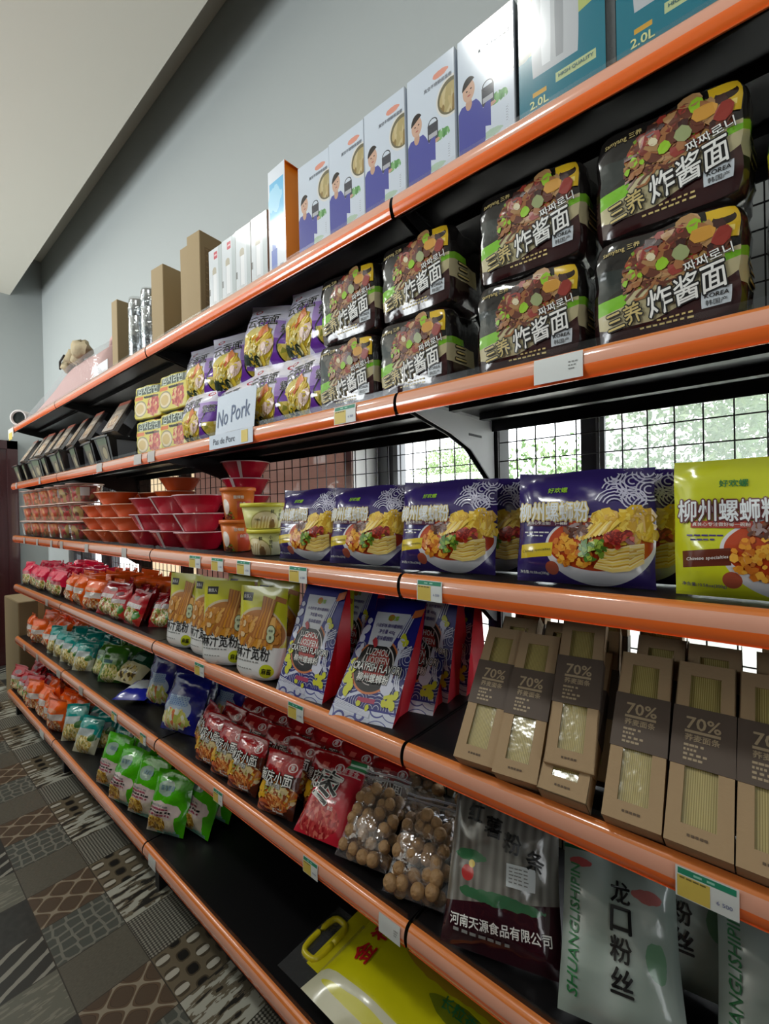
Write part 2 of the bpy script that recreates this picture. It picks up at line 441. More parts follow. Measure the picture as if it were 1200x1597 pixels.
# floor: printed patchwork tiles, nine designs
def floor_material():
    m = bpy.data.materials.new('patchwork_tile'); m.use_nodes = True
    nt = m.node_tree; N = nt.nodes; L = nt.links; bs = N['Principled BSDF']; bs.inputs['Roughness'].default_value = 0.32
    tc = N.new('ShaderNodeTexCoord'); sp = N.new('ShaderNodeSeparateXYZ'); L.new(tc.outputs['Object'], sp.inputs[0])
    def M(op, a, b_=None, c=None):
        n = N.new('ShaderNodeMath'); n.operation = op
        for i, x in enumerate((a, b_, c)):
            if x is None: continue
            if hasattr(x, 'is_linked'): L.new(x, n.inputs[i])
            else: n.inputs[i].default_value = x
        return n.outputs[0]
    X = M('DIVIDE', M('ADD', sp.outputs[0], 1.532), 0.1985); Y = M('DIVIDE', M('ADD', sp.outputs[1], 0.132), 0.198)
    cx, cy = M('FLOOR', X), M('FLOOR', Y); u, v = M('FRACT', X), M('FRACT', Y)
    ix = M('FLOORED_MODULO', cx, 3.0); iy = M('FLOORED_MODULO', cy, 3.0)
    uv = N.new('ShaderNodeCombineXYZ'); L.new(X, uv.inputs[0]); L.new(Y, uv.inputs[1])
    def mix(f, a, b_):
        n = N.new('ShaderNodeMix'); n.data_type = 'RGBA'
        L.new(f, n.inputs[0]) if hasattr(f, 'is_linked') else None
        for i, x in ((6, a), (7, b_)):
            if hasattr(x, 'is_linked'): L.new(x, n.inputs[i])
            else: n.inputs[i].default_value = lin(x)
        return n.outputs[2]
    def noise_(sx, sy, det=2.0, rot=0):
        mp = N.new('ShaderNodeMapping'); L.new(uv.outputs[0], mp.inputs[0]); mp.inputs['Scale'].default_value = (sx, sy, 1); mp.inputs['Rotation'].default_value = (0, 0, rot)
        n = N.new('ShaderNodeTexNoise'); n.inputs['Scale'].default_value = 1.0; n.inputs['Detail'].default_value = det; L.new(mp.outputs[0], n.inputs['Vector']); return n.outputs['Fac']
    # dots: offset rows of dark rounded squares and white lozenges
    a4, b4 = M('MULTIPLY', u, 3.0), M('MULTIPLY', v, 4.0)
    par = M('FLOORED_MODULO', M('FLOOR', b4), 2.0)
    fa = M('SUBTRACT', M('FRACT', M('ADD', a4, M('MULTIPLY', par, 0.5))), 0.5); fb = M('SUBTRACT', M('FRACT', b4), 0.5)
    sq = M('POWER', M('ADD', M('POWER', M('ABSOLUTE', M('MULTIPLY', fa, 1 / 0.26)), 3.0), M('POWER', M('ABSOLUTE', M('MULTIPLY', fb, 1 / 0.30)), 3.0)), 1.0)
    pill = M('ADD', M('POWER', M('ABSOLUTE', M('MULTIPLY', fa, 1 / 0.17)), 3.0), M('POWER', M('ABSOLUTE', M('MULTIPLY', fb, 1 / 0.42)), 3.0))
    dots = mix(M('LESS_THAN', sq, 2.2), (128, 116, 96), (88, 78, 62))
    dots = mix(M('MULTIPLY', M('LESS_THAN', sq, 1.0), M('GREATER_THAN', par, 0.5)), dots, (38, 36, 34))
    dots = mix(M('MULTIPLY', M('LESS_THAN', pill, 1.0), M('LESS_THAN', par, 0.5)), dots, (214, 210, 198))
    n1 = noise_(9, 2.2, 3.0, 0.35)
    camo = mix(M('GREATER_THAN', n1, 0.50), (128, 118, 100), (206, 206, 194)); camo = mix(M('LESS_THAN', n1, 0.42), camo, (52, 50, 46))
    w1 = M('MULTIPLY', M('SINE', M('MULTIPLY', M('ADD', u, v), 60.0)), M('SINE', M('MULTIPLY', M('SUBTRACT', u, v), 60.0)))
    weave = mix(M('GREATER_THAN', w1, 0.05), (70, 68, 62), (176, 174, 162))
    st = M('MULTIPLY', M('ABSOLUTE', M('SINE', M('MULTIPLY', M('ADD', u, v), 2 * math.pi))), M('ABSOLUTE', M('SINE', M('MULTIPLY', M('SUBTRACT', u, v), 2 * math.pi))))
    star = mix(M('GREATER_THAN', st, 0.10), (178, 166, 146), (120, 98, 78)); star = mix(M('GREATER_THAN', st, 0.30), star, (84, 68, 56)); star = mix(M('GREATER_THAN', st, 0.36), star, (106, 88, 72))
    vo = N.new('ShaderNodeTexVoronoi'); vo.feature = 'DISTANCE_TO_EDGE'; vo.inputs['Scale'].default_value = 5.0; vo.inputs['Randomness'].default_value = 0.35; L.new(uv.outputs[0], vo.inputs['Vector'])
    hx = mix(M('GREATER_THAN', vo.outputs['Distance'], 0.10), (146, 146, 136), (98, 102, 96))
    plain = mix(noise_(60, 18, 2.0), (92, 88, 78), (134, 130, 118))
    marb = mix(noise_(7, 9, 5.0), (30, 32, 32), (84, 84, 80))
    stp = M('SINE', M('MULTIPLY', M('ADD', u, M('MULTIPLY', v, 0.55)), 19.0)); strp = mix(M('GREATER_THAN', M('ADD', stp, noise_(5, 5)), 1.1), (60, 60, 56), (176, 174, 164))
    pale = mix(M('GREATER_THAN', noise_(16, 3, 2.0, 0.7), 0.56), (128, 128, 116), (158, 156, 142))
    def pick(i, a, b_, c): return mix(M('COMPARE', i, 2.0, 0.4), mix(M('COMPARE', i, 1.0, 0.4), a, b_), c)
    c0 = pick(ix, dots, camo, weave); c1 = pick(ix, star, hx, plain); c2 = pick(ix, marb, strp, pale)
    allc = pick(iy, c0, c2, c1)     # iy 0: row by the shelves, 2: the next, 1: the third
    edge = M('MAXIMUM', M('GREATER_THAN', M('ABSOLUTE', M('SUBTRACT', u, 0.5)), 0.492), M('GREATER_THAN', M('ABSOLUTE', M('SUBTRACT', v, 0.5)), 0.492))
    dk_ = N.new('ShaderNodeMix'); dk_.data_type = 'RGBA'; dk_.blend_type = 'MULTIPLY'; dk_.inputs[0].default_value = 1.0
    dk_.inputs[7].default_value = (0.66, 0.66, 0.64, 1); L.new(mix(edge, allc, (70, 66, 58)), dk_.inputs[6]); L.new(dk_.outputs[2], bs.inputs['Base Color'])
    return m
b = MB(); b.box(-5.2, 3.4, -4.8, 0.74, FZ - 0.1, FZ, floor_material()); struct('floor', b)

# windows: grey aluminium sliding frames, glass, and an insect screen on the near one
alu = mat('grey_window_aluminium', (120, 122, 124), 0.35, metal=0.3)
alu_d = mat('dark_window_aluminium', (66, 66, 70), 0.4, metal=0.3)
glass = film('window_glass', (255, 255, 255), 0.05, 0.02)
b = MB()
for x0, x1 in ((-4.33, -4.24), (-4.0, -3.93), (-3.6, -3.36), (-2.20, -2.15)):
    b.box(x0, x1, 0.58, 0.64, 0.80, 1.70, alu_d)
for z0, z1 in ((0.80, 0.84), (1.66, 1.70)): b.box(-4.33, -0.70, 0.58, 0.64, z0, z1, alu_d)
w1 = struct('window_1', b)
g = MB(); g.box(-4.3, -0.7, 0.608, 0.612, 0.82, 1.68, glass); g.build('window_glass', w1)
b = MB()
b.box(-0.650, -0.601, 0.69, 0.738, 0.80, 1.70, alu); b.box(-0.601, -0.567, 0.70, 0.738, 0.80, 1.70, alu_d); b.box(-0.567, -0.544, 0.685, 0.738, 0.80, 1.70, alu)
b.box(0.152, 0.196, 0.69, 0.738, 0.80, 1.70, alu_d); b.box(0.196, 0.219, 0.683, 0.70, 0.80, 1.70, alu)
b.box(1.1, 1.16, 0.69, 0.738, 0.80, 1.70, alu_d); b.box(2.33, 2.4, 0.69, 0.738, 0.80, 1.70, alu_d)
for z0, z1 in ((0.80, 0.84), (1.66, 1.70)): b.box(-0.650, 2.4, 0.69, 0.738, z0, z1, alu)
w2 = struct('window_2', b)
g = MB(); g.box(-0.55, 2.35, 0.718, 0.721, 0.82, 1.68, glass); g.build('window_glass', w2)
def screen_material():
    m = bpy.data.materials.new('insect_screen_mesh'); m.use_nodes = True; nt = m.node_tree; nt.nodes.remove(nt.nodes['Principled BSDF'])
    a = nt.nodes.new('ShaderNodeBsdfTransparent'); t = nt.nodes.new('ShaderNodeBsdfTranslucent'); t.inputs['Color'].default_value = lin((150, 156, 152))
    mx = nt.nodes.new('ShaderNodeMixShader'); mx.inputs[0].default_value = 0.34
    nt.links.new(a.outputs[0], mx.inputs[1]); nt.links.new(t.outputs[0], mx.inputs[2]); nt.links.new(mx.outputs[0], nt.nodes['Material Output'].inputs[0]); return m
scr = screen_material()
g = MB(); g.box(0.215, 1.1, 0.695, 0.6955, 0.84, 1.66, scr); g.build('insect_screen', w2)

# cream blind pulled across the near half of the far window
def cloth(name, colr, tr=0.6):
    m = bpy.data.materials.new(name); m.use_nodes = True; nt = m.node_tree
    d1 = nt.nodes['Principled BSDF']; d1.inputs['Base Color'].default_value = lin(colr); d1.inputs['Roughness'].default_value = 0.9
    t = nt.nodes.new('ShaderNodeBsdfTranslucent'); t.inputs['Color'].default_value = lin(colr)
    mx = nt.nodes.new('ShaderNodeMixShader'); mx.inputs[0].default_value = tr
    nt.links.new(d1.outputs[0], mx.inputs[1]); nt.links.new(t.outputs[0], mx.inputs[2]); nt.links.new(mx.outputs[0], nt.nodes['Material Output'].inputs[0]); return m
b = MB(); cl = cloth('cream_blind_cloth', (244, 232, 212))
b.grid(lambda u, w: (-2.85 + u * 0.69, 0.66 + 0.006 * math.sin(u * 40), 0.80 + w * 0.9), 40, 2, cl)
b.grid(lambda u, w: (-2.85 + u * 0.69, 0.664 + 0.006 * math.sin(u * 40), 0.80 + w * 0.9), 40, 2, cl, flip=True)
tag(b.build('window_blind'), 'cream blind hanging in the far window behind the stacked bowls', 'blind')

b = MB(); cl2 = cloth('rose_brown_blind_cloth', (182, 158, 150), 0.5)
b.grid(lambda u, w: (-2.16 + u * 1.46, 0.66 + 0.004 * math.sin(u * 60), 0.80 + w * 0.9), 60, 2, cl2)
b.grid(lambda u, w: (-2.16 + u * 1.46, 0.664 + 0.004 * math.sin(u * 60), 0.80 + w * 0.9), 60, 2, cl2, flip=True)
tag(b.build('window_blind'), 'rose brown blind behind the wire grid left of the purple bags', 'blind')

# outside: trees beyond the yard
leaf = mat('tree_leaf', (96, 128, 74), 0.6); leaf2 = mat('pale_tree_leaf', (140, 164, 112), 0.6); bark = mat('tree_bark', (92, 80, 66), 0.9)
def tree(x, y, h, r, label, lm, seed):
    t = thing('leafy_tree', label, 'tree', 'trees outside the window', (x, y, -0.3))
    rnd = random.Random(seed)
    tr = MB(); tr.tube([(0, 0, 0), (0.05, 0, h * 0.35), (0, 0.05, h * 0.7)], 0.09, bark, 8); tr.build('trunk', t)
    c = MB(); mi = c.m(lm); m2 = c.m(leaf2)
    cl_ = [(rnd.gauss(0, r * 0.55), rnd.gauss(0, r * 0.4), h * (0.2 + 0.85 * rnd.random()), r * (0.25 + 0.3 * rnd.random())) for _ in range(22)]
    for cx_, cy_, cz_, cr in cl_:
        for _ in range(420):
            p = Vector((rnd.gauss(0, 1), rnd.gauss(0, 1), rnd.gauss(0, 1))).normalized() * cr * (0.6 + 0.5 * rnd.random())
            p += Vector((cx_, cy_, cz_)); s_ = 0.03 + 0.035 * rnd.random()
            a = Vector((rnd.gauss(0, 1), rnd.gauss(0, 1), rnd.gauss(0, 1))).normalized(); q = a.orthogonal().normalized()
            k = len(c.v); c.v += [tuple(p - a * s_), tuple(p + q * s_ * 0.5), tuple(p + a * s_), tuple(p - q * s_ * 0.5)]
            c.face([k, k + 1, k + 2, k + 3], mi if rnd.random() < 0.65 else m2)
    c.build('crown', t)
tree(0.0, 6.0, 3.0, 1.5, 'green leafy tree outside beyond the insect screen of the near window', leaf, 1)
tree(-6.2, 10.4, 3.0, 1.5, 'pale green tree outside seen left of the white bracket', leaf2, 2)
tree(-4.6, 14.5, 2.6, 1.4, 'bright green bush outside between the window mullion and the black post', leaf2, 3)
b = MB(); b.box(-16, 8, 0.74, 18, -0.4, -0.3, mat('yard_concrete', (200, 196, 186), 0.9)); struct('ground', b)

# unseen rack added across the aisle to shade the lower shelves
def shade_rack():
    t = thing('shade_rack', 'unseen black rack added across the aisle to shade the lower shelves', 'rack', None, (0, 0, 0)); bs_ = mat('shade_rack_steel', (40, 39, 40), 0.5)
    b = MB(); b.box(-4.2, 2.6, -1.86, -1.85, FZ, 1.62, bs_); b.build('back_panel', t)
    for z in (0.06, 0.45, 0.85, 1.22, 1.58):
        b = MB(); b.box(-4.2, 2.6, -1.85, -1.58, z, z + 0.03, bs_); b.box(-4.2, 2.6, -1.58, -1.57, z - 0.005, z + 0.04, mat('shade_rack_rail', (200, 92, 44), 0.3)); b.build('shelf_board', t)
    for x in (-4.2, -2.6, -1.0, 0.6, 2.57):
        b = MB(); b.box(x, x + 0.03, -1.9, -1.84, FZ, 1.64, bs_); b.build('post', t)
shade_rack()
# ------------------------------------------------------------------ the shelving
blk = mat('black_shelf_steel', (17, 16, 18), 0.36, spec=0.35)
blk_m = mat('black_post_steel', (24, 24, 26), 0.45)
wire = mat('black_wire', (26, 24, 26), 0.5)
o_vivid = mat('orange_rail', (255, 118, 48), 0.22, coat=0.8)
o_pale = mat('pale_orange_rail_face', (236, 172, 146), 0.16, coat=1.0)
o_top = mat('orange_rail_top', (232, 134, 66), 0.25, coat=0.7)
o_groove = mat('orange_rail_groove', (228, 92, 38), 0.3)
lipm = film('clear_rail_lip', (205, 208, 212), 0.07, 0.15)
grey = mat('light_grey_bracket_steel', (214, 214, 212), 0.4)
BX = [(-3.533, -2.4), (-2.4, -1.2), (-1.2, 0.0), (0.0, 1.2)]
SN = {6: 'top', 5: 'second', 4: 'third', 3: 'fourth', 2: 'fifth', 1: 'bottom'}
BN = ['the bay by the far wall', 'the second bay from the far wall', 'the third bay from the far wall', 'the nearest bay']
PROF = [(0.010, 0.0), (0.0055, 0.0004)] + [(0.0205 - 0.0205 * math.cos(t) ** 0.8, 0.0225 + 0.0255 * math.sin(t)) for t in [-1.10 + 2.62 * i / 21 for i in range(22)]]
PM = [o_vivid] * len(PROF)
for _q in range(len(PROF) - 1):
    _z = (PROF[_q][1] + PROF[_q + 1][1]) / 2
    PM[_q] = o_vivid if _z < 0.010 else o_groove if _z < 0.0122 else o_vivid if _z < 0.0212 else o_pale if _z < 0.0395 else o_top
for s in (6, 5, 4, 3, 2, 1):
    fy = -0.05 if s == 1 else 0.0
    for k, (x0, x1) in enumerate(BX):
        a, c = x0 + 0.004, x1 - 0.004
        t = thing('shelf', '%s black shelf with orange price rail in %s' % (SN[s], BN[k]), 'shelf', 'shelf boards of the long rack', (0, fy, ZB[s]))
        dk = MB()
        dk.box(a + 0.001, c - 0.001, 0.018, 0.42 - fy, 0.041, 0.045, blk)
        dk.box(a + 0.001, c - 0.001, 0.0185, 0.022, 0.004, 0.041, blk)
        dk.box(a + 0.001, c - 0.001, 0.405 - fy, 0.409 - fy, 0.012, 0.041, blk)
        dk.build('deck', t)
        if s > 1:
            rb = MB()
            for y in (0.15, 0.29): rb.box(a + 0.03, c - 0.03, y, y + 0.022, 0.024, 0.0405, blk)
            rb.build('underside_rib', t)
        r = MB()
        kk = len(r.v)
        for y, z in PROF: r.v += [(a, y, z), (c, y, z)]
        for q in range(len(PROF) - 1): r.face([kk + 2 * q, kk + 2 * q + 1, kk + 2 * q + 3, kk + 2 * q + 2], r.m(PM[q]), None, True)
        for xe in (a, c):
            kk = len(r.v); r.v += [(xe, y, z) for y, z in PROF]; r.face(list(range(kk, kk + len(PROF))), r.m(blk_m))
        r.build('price_rail', t)
        l = MB(); l.box(a + 0.003, c - 0.003, 0.0185, 0.0195, 0.0475, 0.061, lipm); l.build('clear_lip', t)
        if s > 1:
            for side in (0, 1):
                if side == 0: xx0, xx1 = x0 + 0.006, x0 + 0.009
                else: xx0, xx1 = x1 - 0.009, x1 - 0.006
                br = MB(); mt_ = grey if (s == 5 and k == 3 and side == 0) else blk_m
                poly = [(0.03, 0.038), (0.03, 0.020), (0.10, 0.004), (0.20, -0.016), (0.29, -0.045), (0.36, -0.095), (0.40, -0.125), (0.415, -0.13), (0.415, 0.038)]
                br.prism(poly, xx0, xx1, mt_)
                br.box(min(xx0, xx1) - 0.003, max(xx0, xx1) + 0.003, 0.03, 0.40, 0.034, 0.0405, mt_)
                if mt_ is grey: br.box(xx0 - 0.001, xx1 + 0.001, 0.28, 0.345, -0.012, -0.006, blk_m)
                bo = br.build('bracket', t)
                if mt_ is grey: bo['label'] = 'light grey bracket'
for i, x in enumerate((-3.533, -2.4, -1.2, 0.0, 1.2)):
    p = MB(); p.box(x - 0.017, x + 0.017, 0.422, 0.49, FZ, 2.06, blk_m)
    for z in [0.1 + 0.05 * q for q in range(38)]: p.box(x - 0.006, x + 0.006, 0.4212, 0.4225, z, z + 0.022, mat('slot_shadow', (8, 8, 8), 0.8))
    p.box(x - 0.017, x + 0.017, 0.0, 0.422, FZ, 0.03, blk_m)
    tag(p.build('upright_post'), 'black slotted upright post %s' % ['at the far wall end of the rack', 'second from the far wall end of the rack', 'behind the yellow lidded cups, third from the far end', 'right of the white bracket before the window', 'at the near end of the rack'][i], 'post', 'upright posts of the rack')
for k, (x0, x1) in enumerate(BX):
    w = MB(); n = round((x1 - x0 - 0.04) / 0.05)
    for i in range(n + 1):
        x = x0 + 0.02 + (x1 - x0 - 0.04) * i / n; w.box(x - 0.0014, x + 0.0014, 0.4225, 0.4253, 0.14, 2.0, wire)
    for q in range(38):
        z = 0.14 + q * 0.05; w.box(x0 + 0.02, x1 - 0.02, 0.4253, 0.428, z, z + 0.0028, wire)
    tag(w.build('mesh_back_panel'), 'black wire grid back panel of %s' % BN[k], 'wire grid', 'wire back panels of the rack')
    w = MB(); w.box(x0 + 0.02, x1 - 0.02, 0.03, 0.05, FZ, 0.098, blk_m)
    tag(w.build('kick_plate'), 'black kick plate under the bottom shelf of %s' % BN[k], 'kick plate', 'kick plates of the rack')
# ------------------------------------------------------------------ package shapes
def clampf(x, a=0.0, c=1.0): return max(a, min(c, x))
def pillow(b, w, h, t, mf, mb, seal=0.045, p=2.2, wr=0.004, seed=0, nu=14, nv=18, heavy=0.3, pinch=0.05, lows=None):
    """heat-sealed bag: bulging front and back, flat crimped fins at top and bottom"""
    lows = seal if lows is None else lows
    def th(u, v):
        a = max(0.0, 1 - abs(2 * u - 1) ** p) ** 0.5
        vv = clampf((v - lows) / (1 - seal - lows)); g = max(0.0, 1 - abs(2 * vv - 1) ** 2.6) ** 0.62
        return t / 2 * a * g * (1 + heavy * (0.5 - v))
    def base(u, v, s):
        g = math.sin(math.pi * clampf(v)); x = (u - 0.5) * w * (1 - pinch * g)
        nz = noise.noise(Vector((u * 3.1 + seed, v * 4.0, s * 5.0 + seed * 0.7)))
        nz2 = noise.noise(Vector((u * 9 + seed, v * 7, s * 3.0)))
        T = th(u, v); k = min(1.0, T / (t * 0.2 + 1e-6))
        y = T + wr * (nz + 0.5 * nz2) * k * 1.6
        if v > 1 - seal or v < lows: y += 0.0010 * math.sin(v * h * 2200)
        bend = 0.06 * w * noise.noise(Vector((seed * 1.3, v * 2.0, 0))) * (v - 0.5)
        return (x + bend, s * y + (0.012 * noise.noise(Vector((seed + 4, v * 2, u))) * max(0.0, v - 0.75) * 4 * wr / 0.004), v * h + 0.004 * noise.noise(Vector((u * 2.5, seed, 1))) * (v > 0.9))
    S = lambda u, v: base(u, v, -1)
    B_ = lambda u, v: base(u, v, 1)
    b.grid(S, nu, nv, mf); b.grid(B_, nu, nv, mb, flip=True)
    return S, B_

def rbrick(b, w, d, h, mf, ms, mt, e=7.0, wr=0.002, seed=0, n=10):
    def mp(x, y, z):
        k = (abs(x) ** e + abs(y) ** e + abs(z) ** e) ** (-1 / e)
        q = Vector((x * k, y * k, z * k)); nz = noise.noise(Vector((q.x * 2.2 + seed, q.y * 2.2, q.z * 2.6)))
        q *= 1 + wr / (0.5 * min(w, d, h)) * nz
        return (q.x * w / 2, q.y * d / 2, h / 2 + q.z * h / 2)
    F = lambda u, v: mp(2 * u - 1, -1, 2 * v - 1)
    SD = lambda u, v: mp(1, 2 * u - 1, 2 * v - 1)
    SL = lambda u, v: mp(-1, 1 - 2 * u, 2 * v - 1)
    b.grid(F, n + 4, n, mf); b.grid(SD, n, n, ms); b.grid(SL, n, n, ms)
    b.grid(lambda u, v: mp(1 - 2 * u, 1, 2 * v - 1), n, n, ms)
    b.grid(lambda u, v: mp(2 * u - 1, 2 * v - 1, 1), n, n, mt); b.grid(lambda u, v: mp(2 * u - 1, 1 - 2 * v, -1), n, n, mt)
    return F, SD

INK = mat('black_ink', (14, 13, 14), 0.4); PAPERW = mat('white_ink', (238, 238, 234), 0.4); GOLD = mat('gold_ink', (206, 186, 120), 0.4)
REDI = mat('red_ink', (190, 28, 32), 0.4); GREYI = mat('grey_ink', (140, 142, 140), 0.5); PURI = mat('purple_ink', (60, 40, 120), 0.4); GREENI = mat('green_ink', (40, 120, 66), 0.4)
YELI = mat('yellow_ink', (214, 208, 40), 0.4); LIMEI = mat('lime_ink', (150, 200, 40), 0.4); CREAMI = mat('cream_ink', (226, 216, 180), 0.5); BLUEI = mat('blue_ink', (70, 110, 190), 0.5)
MEAT = ('food', (26, 22), [(96, 44, 28), (150, 78, 46), (70, 34, 26), (176, 64, 44), (168, 128, 70), (120, 62, 36), (132, 168, 50), (104, 46, 30)])

def title(b, S, body, cu, cv, wu, size, fill, line, bold=0.018, edge=0.05, rot=0.0, off=0.001, **k):
    """printed title with an outline"""
    b.text(S, body, cu, cv, wu, size, line, bold=edge, off=off, rot=rot, ring=True, **k)
    b.text(S, body, cu, cv, wu, size, fill, bold=bold, off=off + 0.0005, rot=rot, **k)

# ---- black five-packs of noodles with sauce (upper right)
def make_sauce_pack():
    sz = (0.19, 0.165)
    art = pm('black_noodle_pack_print', (30, 28, 27), [
        (('and', ('h', -0.5, 1, 0.42), ('not', ('h', 0.2, 1, 0.74))), (40, 48, 46)),
        (('blob', 0.57, 0.64, 0.34, 0.28, 6, 0.35), MEAT),
        (('not', ('h', -0.22, 1, 0.39)), (196, 186, 146)),
        (('and', ('not', ('h', -0.12, 1, 0.44)), ('h', -0.22, 1, 0.30), ('r', 0, 0, 0.26, 1)), (122, 190, 40)),
        (('and', ('not', ('h', -0.10, 1, 0.47)), ('h', -0.22, 1, 0.30), ('r', 0.88, 0, 1, 1)), (122, 190, 40)),
        (('not', ('h', -0.42, 1, -0.02)), (58, 24, 26)), (('r', 0, 0, 1, 0.16), (52, 22, 24)),
    ], rough=0.16, coat=0.5, bump=0.35, bscale=26)
    side = pm('black_noodle_pack_side_print', (40, 22, 22), [(('r', 0, 0.3, 0.7, 0.52), (190, 180, 142)), (('r', 0, 0.52, 0.4, 0.6), (120, 180, 44)), (('r', 0, 0.6, 1, 1), (30, 27, 26))], rough=0.18, coat=0.5, bump=0.4, bscale=24)
    r = thing('noodle_multipack', 'x', 'noodle pack')
    b = MB(); F, SD = rbrick(b, 0.193, 0.135, 0.168, art, side, side, wr=0.004, seed=2)
    FM = [mat('food_' + n_, c_, 0.35) for n_, c_ in (('brown', (98, 50, 34)), ('red_brown', (122, 48, 36)), ('dark', (58, 30, 26)), ('tan', (160, 106, 64)), ('brick', (146, 52, 42)), ('sand', (172, 132, 86)))]
    b.strands(F, 0.50, 0.52, 0.27, 0.14, 46, 0.0035, sz, [FM[3], FM[5], FM[0]], 0.0008, 3, 20, 0.05)
    b.scatter(F, 0.60, 0.70, 0.30, 0.20, 60, 0.0085, sz, FM, 0.0016, 4, 0.8)
    b.scatter(F, 0.34, 0.55, 0.09, 0.08, 10, 0.006, sz, [FM[5], LIMEI, FM[3]], 0.0024, 5, 0.7)
    rn = random.Random(3)
    for u_, w_, r_, m_ in ((0.50, 0.62, 0.010, LIMEI), (0.70, 0.84, 0.011, LIMEI), (0.75, 0.76, 0.015, mat('food_orange', (206, 150, 60), 0.35)), (0.42, 0.74, 0.012, FM[4]), (0.62, 0.66, 0.012, mat('food_leek', (150, 160, 110), 0.35)), (0.43, 0.70, 0.006, CREAMI), (0.86, 0.70, 0.013, FM[4]), (0.66, 0.92, 0.016, FM[5])): b.blob(F, u_, w_, r_, sz, m_, 0.0026, rn, 0.8, 8, 0.12)
    title(b, F, '三养', 0.24, 0.25, 0.26, sz, GOLD, INK, rot=12, bold=0.02, edge=0.075, stretch=1.25, off=0.003)
    title(b, F, '炸酱面', 0.645, 0.355, 0.50, sz, PAPERW, INK, rot=12, bold=0.018, edge=0.07, stretch=1.3, shear=0.12, off=0.003)
    title(b, F, '짜짜로니', 0.78, 0.555, 0.30, sz, PAPERW, INK, rot=12, bold=0.015, edge=0.05, off=0.003)
    b.text(F, 'Samyang 三养', 0.22, 0.87, 0.26, sz, GOLD, bold=0.02, rot=4)
    b.bars(F, 0.34, 0.10, 0.36, 0.018, GOLD, 3, 8); b.bars(F, 0.46, 0.145, 0.24, 0.016, GOLD, 4, 6)
    title(b, SD, '三', 0.3, 0.42, 0.24, (0.135, 0.168), GOLD, INK, bold=0.02, edge=0.07)
    b.build('wrapper', r)
    g = MB(); yel = pm('yellow_badge_print', (214, 176, 40), [(('e', 0.5, 0.55, 0.36, 0.20), (40, 26, 22)), (('e', 0.5, 0.66, 0.30, 0.09), (214, 176, 40)), (('r', 0.2, 0.16, 0.8, 0.3), (236, 214, 120))], rough=0.2, coat=0.4)
    g.sheet(F, 0.78, 0.68, 0.98, 0.96, yel, 0.0016, 5); g.build('yellow_badge', r)
    k = MB(); k.sheet(F, 0.74, 0.15, 0.92, 0.29, mat('pale_label_print', (196, 204, 210), 0.3), 0.0016, 3)
    k.text(F, 'KOREA', 0.83, 0.245, 0.14, sz, INK, bold=0.03, off=0.0024); k.text(F, '韩国产', 0.83, 0.185, 0.13, sz, INK, bold=0.0, off=0.0024)
    k.build('origin_label', r)
    return Kind(r)
SP = make_sauce_pack()
for i, x in enumerate((-0.187, 0.013, 0.255, 0.462)):
    for tier in (0, 1):
        SP.put((x + 0.004 * tier, 0.108 + (0.006 if tier else 0), 1.605 + tier * 0.166), 0, [1, -2, 2, 0][i] * (1 - tier * 0.5),
               'glossy black brown noodle pack in the %s tier, %s from left' % (['lower', 'upper'][tier], ORD[i]), 'black noodle packs on the second shelf')
def make_edge_pack():
    r = thing('noodle_multipack', 'yellow and green noodle pack beside the black packs at the right edge', 'noodle pack')
    b = MB(); art = pm('yellow_edge_pack_print', (196, 190, 40), [(('e', 0.5, 0.4, 0.5, 0.3), MEAT), (('r', 0, 0.7, 1, 0.9), (60, 90, 40))], rough=0.2, coat=0.5, bump=0.3)
    rbrick(b, 0.19, 0.135, 0.30, art, art, art, wr=0.004, seed=9); b.build('wrapper', r); r.location = (0.675, 0.108, 1.605); return r
make_edge_pack()

